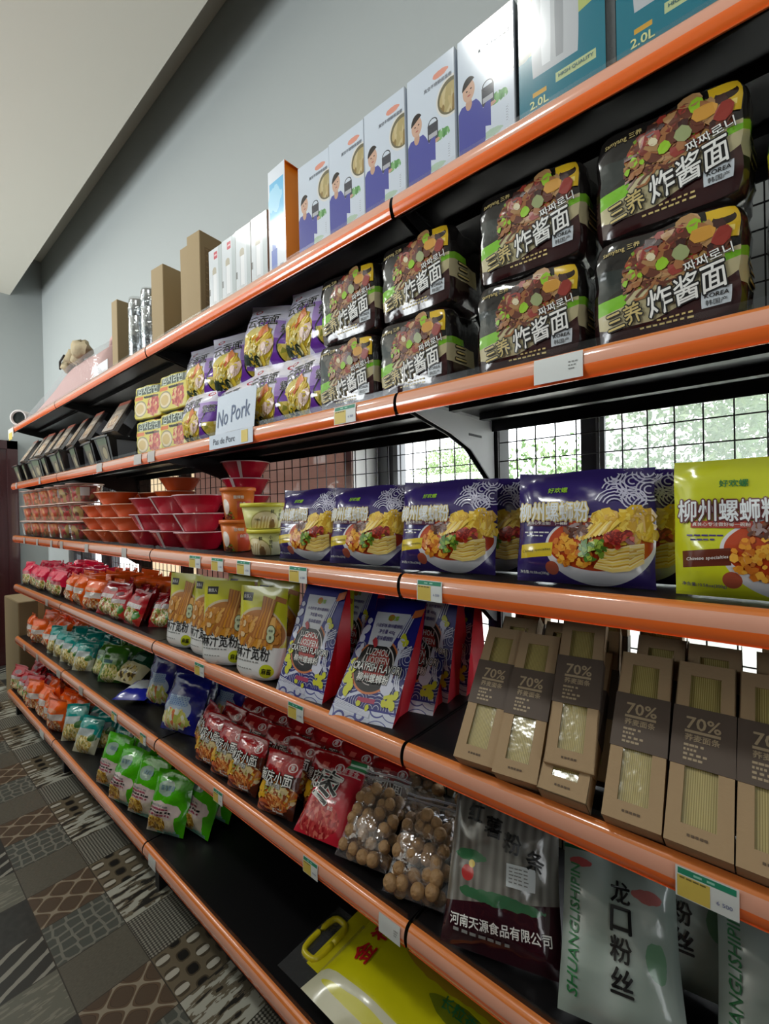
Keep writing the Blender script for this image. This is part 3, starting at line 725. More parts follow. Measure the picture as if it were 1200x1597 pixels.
# ---- lilac five-packs
def make_lilac():
    sz = (0.20, 0.175)
    art = pm('lilac_pack_print', (222, 218, 238), [
        (('h', 0.15, 1, 0.86), (238, 236, 246)),
        (('r', 0.0, 0, 0.06, 0.62), (150, 120, 196)), (('and', ('r', 0.60, 0, 1, 0.72)), (170, 140, 206)), (('and', ('r', 0.56, 0, 1, 0.45)), (110, 56, 164)), (('r', 0, 0, 1, 0.05), (110, 56, 164)),
        (('e', 0.34, 0.33, 0.29, 0.30), (214, 196, 90)), (('r', 0.34, 0.66, 0.60, 0.72), (116, 66, 168)),
        (('and', ('e', 0.92, 0.36, 0.25, 0.30), ('r', 0.6, 0, 1, 1)), (30, 26, 44)), (('and', ('e', 0.93, 0.36, 0.235, 0.28), ('r', 0.6, 0.36, 1, 1)), (104, 56, 160)), (('and', ('e', 0.93, 0.36, 0.235, 0.28), ('not', ('r', 0, 0.36, 1, 1))), ('food', (12, 10), [(196, 176, 70), (216, 196, 110), (150, 150, 60)])),
        (('ring', 0.80, 0.87, 0.075, 0.04, 0.6), (196, 60, 80)), (('ring', 0.20, 0.88, 0.07, 0.04, 0.6), (196, 90, 100)),
    ], rough=0.15, coat=0.6, bump=0.4, bscale=22)
    back = mat('lilac_pack_back', (140, 100, 182), 0.2, coat=0.5, bump=0.35, bscale=22)
    r = thing('noodle_multipack', 'x', 'noodle pack')
    b = MB(); F, _ = pillow(b, 0.218, 0.190, 0.105, art, back, seal=0.04, p=3.6, wr=0.006, seed=5, lows=0.02, pinch=0.0, heavy=0.7)
    PK = [mat('lilac_food_' + n_, c_, 0.3) for n_, c_ in (('yellow', (222, 196, 44)), ('gold', (206, 170, 40)), ('pale', (226, 216, 150)), ('olive', (120, 130, 50)))]
    DG = [mat('seaweed_print', (34, 60, 36), 0.3), mat('seaweed_dark_print', (24, 42, 30), 0.3)]
    b.scatter(F, 0.34, 0.33, 0.25, 0.24, 70, 0.013, sz, PK[:3] + [PK[0]], 0.0012, 7, 0.6, 0.2, 1.0)
    b.scatter(F, 0.22, 0.12, 0.15, 0.07, 14, 0.011, sz, DG, 0.0022, 8, 0.6, 0.3, 1.2)
    b.ribbon(F, [(0.30, 0.38), (0.36, 0.48), (0.44, 0.56), (0.50, 0.60)], 0.022, sz, mat('lilac_food_orange', (216, 120, 40), 0.3), 0.0026)
    b.ribbon(F, [(0.33, 0.40), (0.40, 0.48), (0.48, 0.55)], 0.008, sz, mat('lilac_food_rust', (190, 80, 36), 0.3), 0.0028)
    b.scatter(F, 0.52, 0.28, 0.06, 0.07, 6, 0.016, sz, [mat('prawn_print', (226, 196, 180), 0.3)], 0.003, 9, 0.7)
    title(b, F, '云吞面', 0.36, 0.71, 0.52, sz, INK, PAPERW, rot=6, bold=0.008, edge=0.03)
    title(b, F, '紫菜', 0.80, 0.60, 0.24, sz, INK, PAPERW, bold=0.008, edge=0.03)
    b.build('wrapper', r); return Kind(r)
LP = make_lilac()
for i, (x, y, z, lean, yaw, roll, lb) in enumerate([
    (-0.925, 0.10, 1.607, -3, 8, 0, 'lilac noodle pack in the lower tier, left of the handwritten sign'),
    (-0.72, 0.12, 1.607, -3, 6, 0, 'lilac noodle pack in the lower tier, hidden behind the handwritten sign'),
    (-0.505, 0.10, 1.607, -3, 10, 3, 'lilac noodle pack in the lower tier, right of the handwritten sign'),
    (-0.352, 0.11, 1.607, -2, 4, 0, 'lilac noodle pack in the lower tier, touching the black packs'),
    (-0.93, 0.12, 1.765, -2, 12, 2, 'lilac noodle pack in the upper tier, next to the yellow packs'),
    (-0.735, 0.13, 1.765, -1, 25, -3, 'lilac noodle pack in the upper tier, turned towards the aisle, above the sign'),
    (-0.545, 0.11, 1.785, -2, 18, 10, 'lilac noodle pack standing highest in the upper tier, right of the sign'),
    (-0.362, 0.12, 1.782, -2, 6, 6, 'lilac noodle pack in the upper tier, touching the black packs')]):
    LP.put((x, y, z), lean, yaw, lb, 'lilac noodle packs on the second shelf', roll=roll)

# ---- yellow small multipacks
def make_yellow_pack():
    art = pm('yellow_pack_print', (212, 198, 78), [
        (('r', 0.08, 0.70, 0.92, 0.94), (70, 84, 72)), (('e', 0.26, 0.30, 0.22, 0.24), (150, 140, 110)), (('e', 0.26, 0.30, 0.19, 0.20), (226, 208, 170)), (('e', 0.26, 0.30, 0.13, 0.14), (206, 178, 110)),
        (('blob', 0.70, 0.34, 0.20, 0.30, 9, 0.8), ('food', (12, 7), [(190, 56, 44), (206, 120, 80), (170, 44, 40), (220, 180, 120)])), (('r', 0.06, 0.56, 0.34, 0.66), (214, 110, 40)), (('r', 0.40, 0.585, 0.86, 0.64), (90, 70, 40)), (('r', 0, 0.95, 1, 1), (198, 186, 70))], rough=0.4)
    side = pm('yellow_pack_side_print', (200, 190, 50), [(('r', 0.1, 0.14, 0.85, 0.28), (30, 28, 26)), (('r', 0.1, 0.62, 0.6, 0.76), (216, 120, 40)), (('r', 0.1, 0.80, 0.85, 0.97), (36, 34, 32)), (('r', 0.2, 0.4, 0.5, 0.56), (120, 110, 40))], rough=0.4)
    r = thing('noodle_multipack', 'x', 'noodle pack'); b = MB(); F, SD = rbrick(b, 0.20, 0.10, 0.142, art, side, art, wr=0.003, seed=3, e=9)
    b.text(F, '김치라면', 0.5, 0.82, 0.66, (0.2, 0.142), mat('pale_green_ink', (206, 216, 200), 0.5), bold=0.025); b.bars(F, 0.38, 0.60, 0.30, 0.05, INK, 3, 5, 0.0014); b.build('wrapper', r); return Kind(r)
YP = make_yellow_pack()
for i, (x, z, lb) in enumerate([(-1.315, 1.605, 'yellow noodle pack, lower left of the four small yellow packs'), (-1.10, 1.605, 'yellow noodle pack, lower right of the four small yellow packs'), (-1.335, 1.750, 'yellow noodle pack, upper left of the four small yellow packs'), (-1.11, 1.750, 'yellow noodle pack, upper right of the four small yellow packs')]):
    YP.put((x, 0.10, z), 4 if i > 1 else 0, [8, 4, 10, 6][i], lb, 'small yellow noodle packs')

# ---- self-heating meal trays at the far end of the second shelf
kraftp = pm('tray_sleeve_print', (156, 144, 132), [(('r', 0, 0.88, 1, 1), (186, 110, 92)), (('e', 0.5, 0.30, 0.34, 0.22), ('food', (9, 9), [(160, 120, 90), (200, 170, 130), (130, 90, 70), (210, 190, 160)])), (('r', 0.2, 0.55, 0.8, 0.7), (206, 190, 170))], rough=0.35, coat=0.2)
kraftg = pm('tray_sleeve_print_green', (112, 106, 90), [(('r', 0, 0.72, 1, 1), (96, 108, 84)), (('e', 0.55, 0.4, 0.3, 0.28), (160, 150, 120)), (('ring', 0.55, 0.4, 0.3, 0.28, 0.8), (90, 84, 70))], rough=0.4)
tray_b = mat('black_tray_plastic', (24, 21, 23), 0.3, coat=0.3)
lidgrey = mat('grey_tray_label', (128, 132, 140), 0.35)
def make_tray_low():
    r = thing('meal_tray', 'x', 'meal tray'); b = MB()
    P = lambda u, v: ((u - 0.5) * (0.11 + 0.045 * v), -(0.052 + 0.03 * v), 0.115 * v)
    b.grid(P, 2, 4, tray_b)
    for sx in (-1, 1): b.grid(lambda u, v: (sx * 0.5 * (0.11 + 0.045 * v), (u * 2 - 1) * sx * (0.052 + 0.03 * v), 0.115 * v), 2, 4, tray_b)
    b.grid(lambda u, v: ((0.5 - u) * (0.11 + 0.045 * v), 0.052 + 0.03 * v, 0.115 * v), 2, 4, tray_b)
    b.box(-0.085, 0.085, -0.09, 0.09, 0.112, 0.120, tray_b); b.grid(lambda u, v: ((u - 0.5) * 0.11, (v * 2 - 1) * 0.052, 0.0), 1, 1, tray_b, flip=True); b.build('tray', r)
    s = MB(); s.grid(lambda u, v: on(P, 0.18 + 0.64 * u, v, 0.0025), 3, 4, kraftg); s.box(-0.052, 0.052, -0.088, 0.088, 0.120, 0.1225, kraftp); s.build('paper_sleeve', r)
    g = MB(); PS = lambda u, v: (0.5 * (0.11 + 0.045 * v), (u * 2 - 1) * (0.052 + 0.03 * v), 0.115 * v); g.sheet(PS, 0.2, 0.15, 0.8, 0.9, lidgrey, 0.0012, 3); g.build('side_label', r); return Kind(r)
def make_tray_up():
    r = thing('meal_tray', 'x', 'meal tray'); b = MB()
    b.bevbox(-0.075, 0.075, -0.035, 0.03, 0.0, 0.185, tray_b, 0.012); b.build('tray', r)
    s = MB(); s.box(-0.066, 0.052, -0.0395, -0.0355, 0.006, 0.18, kraftp, front=kraftp); s.build('paper_sleeve', r)
    s = MB(); s.box(0.0755, 0.077, -0.022, 0.022, 0.05, 0.13, lidgrey); s.build('side_label', r); return Kind(r)
TL, TU = make_tray_low(), make_tray_up()
for i, x in enumerate((-3.44, -3.27, -3.10, -2.93, -2.76, -2.58, -2.40, -2.19, -1.98, -1.74)):
    TL.put((x, 0.095 + 0.008 * (i % 3), 1.605), 0, [0, -6, 4, 8, -4, 2, -8, -4, -2, 4][i], 'black meal tray in the lower tier of the second shelf, %s from the far end' % ORD[i], 'black meal trays on the second shelf')
for i, x in enumerate((-3.42, -3.20, -3.0, -2.80, -2.58, -2.36, -2.1, -1.76)):
    TU.put((x, 0.075 + 0.005 * (i % 2), 1.735), 30, [0, -4, 4, -2, 2, -4, 0, 4][i], 'black meal tray tilted back in the upper tier, %s from the far end' % ORD[i], 'black meal trays on the second shelf')

# ---- handwritten sign
r = thing('handwritten_sign', 'white paper sign handwritten No Pork, standing on the second shelf', 'sign')
pap = mat('sign_paper', (214, 224, 236), 0.7); pen = mat('blue_grey_pen', (92, 108, 140), 0.6); pen2 = mat('dark_pen', (60, 66, 84), 0.6)
b = MB(); S1 = lambda u, v: (-0.722 + 0.21 * u, 0.010 - 0.004 * math.sin(u * 3) + 0.012 * v, 1.607 + 0.118 * v)
b.grid(S1, 6, 3, pap); b.grid(lambda u, v: (S1(u, v)[0], S1(u, v)[1] + 0.0008, S1(u, v)[2]), 6, 3, pap, flip=True)
b.text(S1, 'No Pork', 0.47, 0.44, 0.84, (0.21, 0.118), pen, shear=0.12, rot=5, stretch=1.45); b.build('paper', r)
b = MB(); S2 = lambda u, v: (-0.735 + 0.235 * u, -0.0035 + 0.001 * v, 1.5605 + 0.043 * v)
b.grid(S2, 4, 2, pap); b.grid(lambda u, v: (S2(u, v)[0], S2(u, v)[1] + 0.0008, S2(u, v)[2]), 4, 2, pap, flip=True)
b.text(S2, 'Pas de Porc', 0.36, 0.5, 0.52, (0.235, 0.043), pen2, bold=0.0, shear=0.1)
b.patch(S2, [(0.76, 0.1), (0.9, 0.1), (0.9, 0.9), (0.76, 0.9)], mat('tag_yellow', (222, 196, 92), 0.5)); b.build('lower_strip', r)
# ------------------------------------------------------------------ third shelf: purple and yellow snail noodle bags, cups, bowls
LUO = [('food', (30, 26), [(206, 120, 30), (222, 160, 50), (150, 70, 34), (232, 190, 80), (190, 60, 36), (120, 60, 40)]), ]
def snail_art(nm, base, band, swirl):
    return pm(nm, base, [
        (('and', ('e', 0.63, 0.36, 0.375, 0.36), ('not', ('h', 0, 1, 0.36))), (214, 216, 220)), (('e', 0.63, 0.345, 0.375, 0.24), (222, 222, 226)), (('e', 0.63, 0.345, 0.355, 0.222), (186, 66, 28)),
        (('e', 0.31, 0.13, 0.05, 0.058), (172, 84, 60)),
        (('and', ('h', -0.12, 1, 0.195), ('not', ('h', -0.12, 1, 0.315)), ('r', 0.05, 0, 0.31, 1)), band)], rough=0.2, coat=0.5, bump=0.25, bscale=18)
def make_snail(nm, base, band, swirl, line, ttl, ribbontxt, seed):
    sz = (0.216, 0.195)
    art = snail_art(nm, base, band, swirl); back = mat(nm + '_back', base, 0.25, coat=0.4, bump=0.3, bscale=18)
    r = thing('snail_noodle_bag', 'x', 'noodle bag')
    b = MB(); F, _ = pillow(b, sz[0], sz[1], 0.06, art, back, seal=0.04, p=4.0, wr=0.005, seed=seed, lows=0.02, heavy=0.9, pinch=0.01)
    def fm(n_, c_): return mat('snail_' + n_, c_, 0.3)
    Y1, Y2, Y3, Y4 = fm('yellow', (226, 186, 50)), fm('gold', (206, 160, 40)), fm('light', (236, 206, 90)), fm('straw', (230, 206, 130))
    b.scatter(F, 0.47, 0.29, 0.15, 0.15, 70, 0.0052, sz, [fm('corn', (226, 150, 44)), fm('rust', (206, 116, 36)), fm('amber', (236, 176, 64))], 0.0012, seed + 1, 0.8)
    b.scatter(F, 0.52, 0.46, 0.12, 0.075, 46, 0.0060, sz, [fm('fungus', (86, 48, 38)), fm('bark', (126, 80, 58)), fm('ash', (150, 130, 130))], 0.0020, seed + 2, 0.45)
    b.scatter(F, 0.82, 0.49, 0.17, 0.115, 60, 0.0130, sz, [Y1, Y2, Y3, Y1], 0.0020, seed + 3, 0.7)
    b.scatter(F, 0.68, 0.56, 0.08, 0.05, 16, 0.0110, sz, [Y1, Y3, Y2], 0.0028, seed + 4, 0.7)
    for q in range(9): b.ribbon(F, [(0.51 + 0.022 * q, 0.37 + 0.006 * q), (0.60 + 0.022 * q, 0.50 + 0.004 * q)], 0.0055, sz, [Y4, Y2, Y3][q % 3], 0.0036 + 0.00002 * q)
    b.scatter(F, 0.605, 0.30, 0.085, 0.085, 46, 0.0050, sz, [fm('bean', (120, 150, 44)), fm('leaf', (76, 120, 36)), fm('spring', (160, 186, 70))], 0.0042, seed + 5, 0.6)
    b.scatter(F, 0.78, 0.385, 0.085, 0.06, 34, 0.0058, sz, [fm('peanut', (166, 46, 36)), fm('skin', (196, 76, 56)), fm('dark_skin', (120, 30, 28))], 0.0042, seed + 6, 0.7)
    for q in range(15): b.ribbon(F, [(0.62 + 0.005 * q, 0.165 + 0.010 * q), (0.74, 0.135 + 0.012 * q), (0.84, 0.15 + 0.013 * q), (0.925, 0.215 + 0.0095 * q)], 0.0042, sz, [Y4, Y3, fm('cream', (240, 222, 160)), Y2][q % 4], 0.0040 + 0.00002 * q)
    if swirl:
        sm = fm('swirl', swirl)
        for (cu, cv, a0, a1, rs) in ((0.735, 0.93, -160, 60, (.006, .011, .016)), (0.86, 0.88, 20, 300, (.006, .012, .018, .024)), (0.95, 0.97, 180, 340, (.010, .016, .022)), (0.74, 0.80, -60, 170, (.006, .012, .018)), (0.87, 0.72, -30, 250, (.006, .011, .017)), (0.965, 0.80, 60, 300, (.006, .012, .018)), (0.745, 0.66, 20, 160, (.012, .018, .024, .030)), (0.955, 0.64, 90, 250, (.008, .014, .020))):
            b.arcs(F, cu, cv, rs, a0, a1, 0.0022, sz, sm, 0.0011)
    # raised backing shape for the title
    b.patch(F, [(0.03, 0.565), (0.18, 0.545), (0.34, 0.548), (0.52, 0.56), (0.57, 0.60), (0.55, 0.68), (0.44, 0.69), (0.24, 0.685), (0.05, 0.675)], line, 0.0014) if swirl else None
    title(b, F, '柳州螺蛳粉', 0.30, 0.615, 0.53, sz, ttl, line, bold=0.028, edge=0.085, maxh=0.14, stretch=1.45, off=0.0022)
    b.text(F, '好欢螺', 0.33, 0.815, 0.15, sz, LIMEI if base[2] > 90 else GREENI, bold=0.03)
    b.sheet(F, 0.10, 0.490, 0.42, 0.540, mat(nm + '_strip', (176, 70, 60) if base[2] < 90 else (90, 44, 70), 0.3), 0.0014, 4)
    b.text(F, '真良心专注做好每一碗粉', 0.26, 0.515, 0.30, sz, PAPERW, bold=0.01, off=0.0022); b.bars(F, 0.08, 0.43, 0.20, 0.012, PAPERW if swirl else PURI, 5, 5); b.bars(F, 0.10, 0.40, 0.14, 0.012, PAPERW if swirl else PURI, 6, 4)
    b.text(F, 'Chinese specialties', 0.19, 0.275, 0.22, sz, ribbontxt, bold=0.012, rot=7, shear=0.2, off=0.002)
    b.text(F, '净含量:10.58oz(300g)', 0.16, 0.085, 0.24, sz, PAPERW if base[2] > 90 else PURI, bold=0.01)
    b.build('bag', r); return Kind(r)
PB = make_snail('purple_snail_bag_print', (52, 38, 104), (222, 196, 50), (204, 202, 224), mat('gold_outline_ink', (216, 196, 130), 0.4), mat('pale_title_ink', (226, 232, 236), 0.35), INK, 4)
YB = make_snail('yellow_snail_bag_print', (206, 212, 40), (104, 50, 36), None, mat('maroon_outline_ink', (96, 34, 40), 0.4), mat('pale_title_ink', (226, 232, 236), 0.35), PAPERW, 8)
G_ = 'purple snail noodle bags on the third shelf'
for x, y, z, lean, yaw, lb in [
    (-0.372, 0.075, 1.235, 8, 6, 'purple snail noodle bag beside the yellow lidded cups, leftmost of its row'),
    (-0.168, 0.085, 1.235, 10, 10, 'purple snail noodle bag, second from the yellow lidded cups'),
    (0.062, 0.080, 1.235, 9, 8, 'purple snail noodle bag standing just right of the rail gap, third in its row'),
    (0.12, 0.145, 1.235, 9, 10, 'purple snail noodle bag half hidden behind the third purple bag'),
    (0.335, 0.075, 1.235, 8, 6, 'purple snail noodle bag left of the yellow bag, largest in view'),
    (0.375, 0.145, 1.235, 8, 8, 'purple snail noodle bag half hidden behind the one beside the yellow bag')]:
    PB.put((x, y, z), lean, yaw, lb, G_)
YB.put((0.574, 0.078, 1.235), 6, 2, 'bright yellow snail noodle bag at the right end of the purple bags', None)

# cups
def make_cup(nm, colr, rt, rb_, h, lidc, art, text, label_part=False):
    r = thing('noodle_cup', 'x', 'noodle cup'); b = MB()
    b.lathe([(rb_ * 0.9, 0), (rb_, 0.003), (rt * 0.985, h - 0.012)], 40, art)
    Sc = lambda u, v: ((rb_ + (rt - rb_) * v) * math.cos(2 * math.pi * u + H), (rb_ + (rt - rb_) * v) * math.sin(2 * math.pi * u + H), h * v)
    for body, cu, cv, wu, mt_, rr in text:
        b.text(Sc, body, cu, cv, wu, (2 * math.pi * rt, h), mt_, bold=0.02, rot=rr, off=0.001)
    b.build('cup', r)
    l = MB(); l.lathe([(rt * 1.0, h - 0.013), (rt * 1.06, h - 0.012), (rt * 1.06, h - 0.001), (rt * 1.03, h), (rt * 0.9, h - 0.001), (0.0, h - 0.001)], 40, lidc); l.build('lid', r)
    return Kind(r)
ylid = mat('yellow_cup_lid', (226, 218, 70), 0.4); olid = mat('orange_cup_lid', (226, 120, 50), 0.4)
ycup = pm('yellow_cup_print', (222, 220, 140), [(('e', 0.56, 0.55, 0.14, 0.36), (170, 160, 80)), (('e', 0.56, 0.55, 0.132, 0.33), (216, 200, 150)), (('blob', 0.56, 0.52, 0.10, 0.26, 20, 0.7), ('noodle', (40, 10), [(236, 226, 190), (190, 160, 100)], 20, 4.0)), (('blob', 0.62, 0.5, 0.03, 0.2, 20, 0.6), (130, 96, 60)), (('r', 0.70, 0.1, 0.78, 0.8), (232, 230, 190)), (('r', 0.8, 0.2, 0.98, 0.75), (196, 196, 120))], rough=0.35)
ocup = pm('orange_cup_print', (216, 116, 44), [(('blob', 0.46, 0.32, 0.10, 0.36, 16, 0.6), MEAT), (('e', 0.44, 0.72, 0.05, 0.14), (222, 210, 200)), (('r', 0.58, 0.1, 0.74, 0.82), (206, 74, 44)), (('r', 0.62, 0.02, 0.68, 0.2), (220, 214, 206)), (('e', 0.80, 0.3, 0.05, 0.2), (60, 40, 30))], rough=0.35)
CY = make_cup('yellow', 0, 0.065, 0.052, 0.080, ylid, ycup, [('小', 0.695, 0.70, 0.028, INK, 0), ('馄', 0.695, 0.53, 0.028, INK, 0), ('饨', 0.695, 0.36, 0.028, INK, 0), ('鲜', 0.615, 0.66, 0.03, INK, 0), ('小馄饨', 0.49, 0.36, 0.05, INK, -8)])
CO = make_cup('orange', 0, 0.056, 0.043, 0.108, olid, ocup, [('酸辣粉', 0.60, 0.70, 0.10, PAPERW, 0), ('自热', 0.64, 0.5, 0.06, PAPERW, 0)])
CO.put((-0.815, 0.135, 1.235), 0, 30, 'orange lidded noodle cup at the bottom of its stack', 'orange lidded cups'); CO.put((-0.805, 0.135, 1.343), 0, 25, 'orange lidded noodle cup on top of its stack', 'orange lidded cups')
CY.put((-0.615, 0.125, 1.235), 0, -12, 'yellow lidded cup at the bottom of its stack', 'yellow lidded cups'); CY.put((-0.640, 0.120, 1.3155), 0, 42, 'yellow lidded cup on top of its stack', 'yellow lidded cups')

def make_bowl(nm, colr, rt, rb_, h, band=True):
    r = thing('noodle_bowl', 'x', 'noodle bowl'); pl = mat(nm, colr, 0.22, coat=0.45)
    b = MB(); b.lathe([(0.0, 0.0), (rb_ * 0.96, 0.0), (rb_, 0.003), (rb_ + (rt - rb_) * 0.5, h * 0.52), (rt * 0.965, h - 0.006), (rt, h - 0.003)], 48, pl, flute=0.012, nfl=24); b.build('bowl', r)
    l = MB(); l.lathe([(rt, h - 0.004), (rt * 1.03, h - 0.003), (rt * 1.03, h - 0.0005), (rt * 0.98, h), (0.0, h)], 48, mat('clear_lid_rim', (226, 190, 196), 0.15, coat=0.5) if 'red' in nm else mat('clear_lid_rim_orange', (232, 190, 160), 0.15, coat=0.5)); l.build('lid', r)
    if band:
        s = MB(); fr = lambda v: (rb_ + (rt - rb_) * v)
        s.grid(lambda u, v: ((fr(v) + 0.0016) * math.cos(-H - 0.75 + 0.16 * u), (fr(v) + 0.0016) * math.sin(-H - 0.75 + 0.16 * u), h * v * 0.97), 3, 4, mat('white_bowl_sticker', (206, 186, 186), 0.4)); s.build('paper_band', r)
    return Kind(r)
BR, BO = make_bowl('red_bowl_plastic', (186, 22, 48), 0.094, 0.058, 0.066), make_bowl('orange_bowl_plastic', (206, 82, 30), 0.094, 0.06, 0.060, False)
gi = 0
for row, y in enumerate((0.115, 0.31)):
    for c_, x in enumerate((-1.435, -1.235, -1.035)):
        for tier in range(3):
            if row == 1 and c_ == 0 and tier == 2: continue
            BR.put((x + 0.006 * ((c_ + tier) % 3), y, 1.235 + tier * 0.0668), 0, [10, 60, -20, 35][(c_ + tier + row) % 4], 'red plastic bowl, %s, %s from the orange bowls, %s row' % (['bottom tier', 'middle tier', 'third tier'][tier], ORD[c_], ['front', 'back'][row]), 'stacked red bowls')
for tier in (3, 4): BR.put((-1.03, 0.31, 1.235 + tier * 0.0668), 0, 20 * tier, 'red plastic bowl in the tall back stack, %s one' % ['fourth', 'topmost'][tier - 3], 'stacked red bowls')
for row, y in enumerate((0.115, 0.31)):
    for c_, x in enumerate((-2.06, -1.86, -1.655)):
        for tier in range([4, 4][row]):
            if row == 0 and c_ == 0 and tier == 3: continue
            if row == 0 and c_ == 2 and tier == 3: continue
            BO.put((x, y, 1.235 + tier * 0.0608), 0, 0, 'orange plastic bowl, %s tier, %s from the clear cups, %s row' % (ORD[tier], ORD[c_], ['front', 'back'][row]), 'stacked orange bowls')
BO.put((-1.60, 0.31, 1.235 + 4 * 0.0608 + 0.001), 0, 0, 'orange plastic bowl topping the back stack by the red bowls', 'stacked orange bowls')
BO.put((-1.45, 0.31, 1.235 + 2 * 0.0668 + 0.002), 0, 0, 'orange plastic bowl sitting on a back stack of red bowls', 'stacked orange bowls')
# clear cups with contents
clear = film('clear_cup_plastic', (240, 232, 228), 0.16, 0.06)
def make_clear(nm, inner):
    r = thing('clear_noodle_cup', 'x', 'noodle cup'); b = MB()
    b.lathe([(0.052, 0.0), (0.055, 0.002), (0.066, 0.096), (0.069, 0.099)], 28, clear); b.build('cup', r)
    f = MB(); f.lathe([(0.0, 0.003), (0.046, 0.003), (0.056, 0.080), (0.040, 0.088), (0.0, 0.086)], 20, inner); f.build('contents', r)
    l = MB(); l.lathe([(0.066, 0.097), (0.071, 0.097), (0.071, 0.101), (0.062, 0.103), (0.0, 0.103)], 28, mat('frosted_cup_lid', (226, 196, 184), 0.25)); l.build('lid', r)
    s = MB(); rr = lambda v: 0.058 + 0.006 * v
    s.grid(lambda u, v: (rr(v) * 1.02 * math.cos(-H + 0.3 + 0.55 * u), rr(v) * 1.02 * math.sin(-H + 0.3 + 0.55 * u), 0.034 + 0.045 * v), 4, 2, mat('white_cup_label', (224, 224, 226), 0.5)); s.build('white_label', r)
    return Kind(r)
inner_o = pm('cup_noodle_contents', (206, 96, 44), [(('r', 0, 0, 1, 0.55), ('food', (16, 8), [(206, 90, 40), (190, 110, 60), (222, 150, 90), (140, 110, 60), (196, 70, 40)]))], rough=0.5)
inner_r = pm('cup_noodle_contents_red', (190, 40, 50), [(('r', 0, 0, 1, 0.5), ('food', (14, 8), [(170, 40, 40), (110, 60, 40), (200, 60, 60), (180, 150, 80)]))], rough=0.5)
CC, CR = make_clear('o', inner_o), make_clear('r', inner_r)
for i in range(6):
    x = -3.40 + 0.215 * i
    for tier in range(3):
        (CC if i < 4 else CR).put((x + 0.01 * (tier % 2), 0.115, 1.235 + tier * 0.1035), 0, 40 + 20 * ((i * 2 + tier) % 4), 'clear %s noodle cup, %s tier, %s from the far wall' % ('orange' if i < 4 else 'red', ORD[tier], ORD[i]), 'stacked clear cups', scale=(1.3, 1.3, 1))
CR.put((-2.22, 0.25, 1.235), 0, 30, 'clear red noodle cup standing behind the end of the cup row', None)
# ------------------------------------------------------------------ small pillow bags of noodles, many colours
def small_bag(nm, top, low, layers, w=0.165, h=0.20, t=0.08, seed=1, texts=(), rough=0.2, nu=12, nv=16, extra=None, wr=0.010):
    art = pm(nm + '_print', top, layers, rough=rough, coat=0.5, bump=0.5, bscale=24)
    back = mat(nm + '_foil', top, rough, coat=0.5, bump=0.5, bscale=24)
    ks = []
    for q in range(2):
        r = thing('noodle_bag', 'x', 'noodle bag')
        b = MB(); F, _ = pillow(b, w, h, t, art, back, seal=0.09, wr=wr, seed=seed + q * 13, pinch=0.0, nu=nu, nv=nv, lows=0.03)
        for body, cu, cv, wu, fill, line in texts: title(b, F, body, cu, cv, wu, (w, h), fill, line, bold=0.02, edge=0.07, rot=0, stretch=1.15, off=0.003)
        if extra: extra(b, F, (w, h))
        b.build('bag', r); ks.append(Kind(r))
    return ks
def foods(pal, cu=0.5, cv=0.28, ru=0.36, rv=0.26, plate=None):
    L_ = []
    if plate: L_.append((('e', cu, cv, ru * 1.12, rv * 1.12), plate))
    return L_ + [(('e', cu, cv, ru, rv), ('food', (14, 12), pal))]
PAL1 = [(206, 180, 110), (220, 206, 150), (150, 120, 60), (120, 150, 60), (226, 216, 180), (180, 90, 50)]
PAL2 = [(214, 140, 70), (226, 190, 130), (170, 80, 40), (232, 216, 190), (196, 100, 60)]
pink = small_bag('pink_red_bag', (226, 34, 74), 0, [(('r', 0, 0, 1, 0.40), (60, 30, 26))] + foods(PAL1, plate=(222, 214, 190)) + [(('r', 0.12, 0.46, 0.80, 0.60), (206, 110, 120))], seed=21)
orng = small_bag('orange_bag', (246, 102, 28), 0, foods(PAL2, cv=0.24) + [(('r', 0.06, 0.40, 0.94, 0.58), (214, 206, 200)), (('r', 0.14, 0.44, 0.86, 0.54), ('strokes', (12, 22), [(120, 116, 120), (214, 206, 200)])), (('r', 0.1, 0.62, 0.7, 0.72), (232, 140, 90))], seed=31)
dred = small_bag('dark_red_bag', (172, 20, 32), 0, [(('h', 0.5, -1, 0.1), (196, 60, 50))] + foods(PAL1, cv=0.27) + [(('blob', 0.8, 0.3, 0.14, 0.12, 8, 0.6), (70, 130, 50)), (('r', 0.10, 0.48, 0.90, 0.60), ('strokes', (11, 22), [(40, 26, 26), (216, 206, 206)])), (('e', 0.5, 0.76, 0.2, 0.07), (130, 90, 96))], seed=41)
teal = small_bag('teal_bag', (14, 146, 140), 0, [(('r', 0, 0, 1, 0.46), (206, 206, 180))] + foods([(226, 210, 140), (206, 186, 100), (236, 226, 180), (190, 160, 80), (150, 150, 90)], cv=0.24) + [(('r', 0.1, 0.46, 0.78, 0.66), ('strokes', (10, 18), [(70, 90, 110), (196, 206, 206)])), (('blob', 0.8, 0.44, 0.14, 0.1, 8, 0.5), (70, 120, 60))], seed=51, h=0.21)
gren = small_bag('green_bag', (60, 120, 30), 0, foods([(206, 196, 120), (170, 176, 90), (226, 216, 170), (120, 140, 60)], cv=0.26) + [(('r', 0.1, 0.48, 0.75, 0.64), (150, 190, 140)), (('r', 0.16, 0.51, 0.6, 0.60), (70, 110, 120))], seed=61, h=0.21)
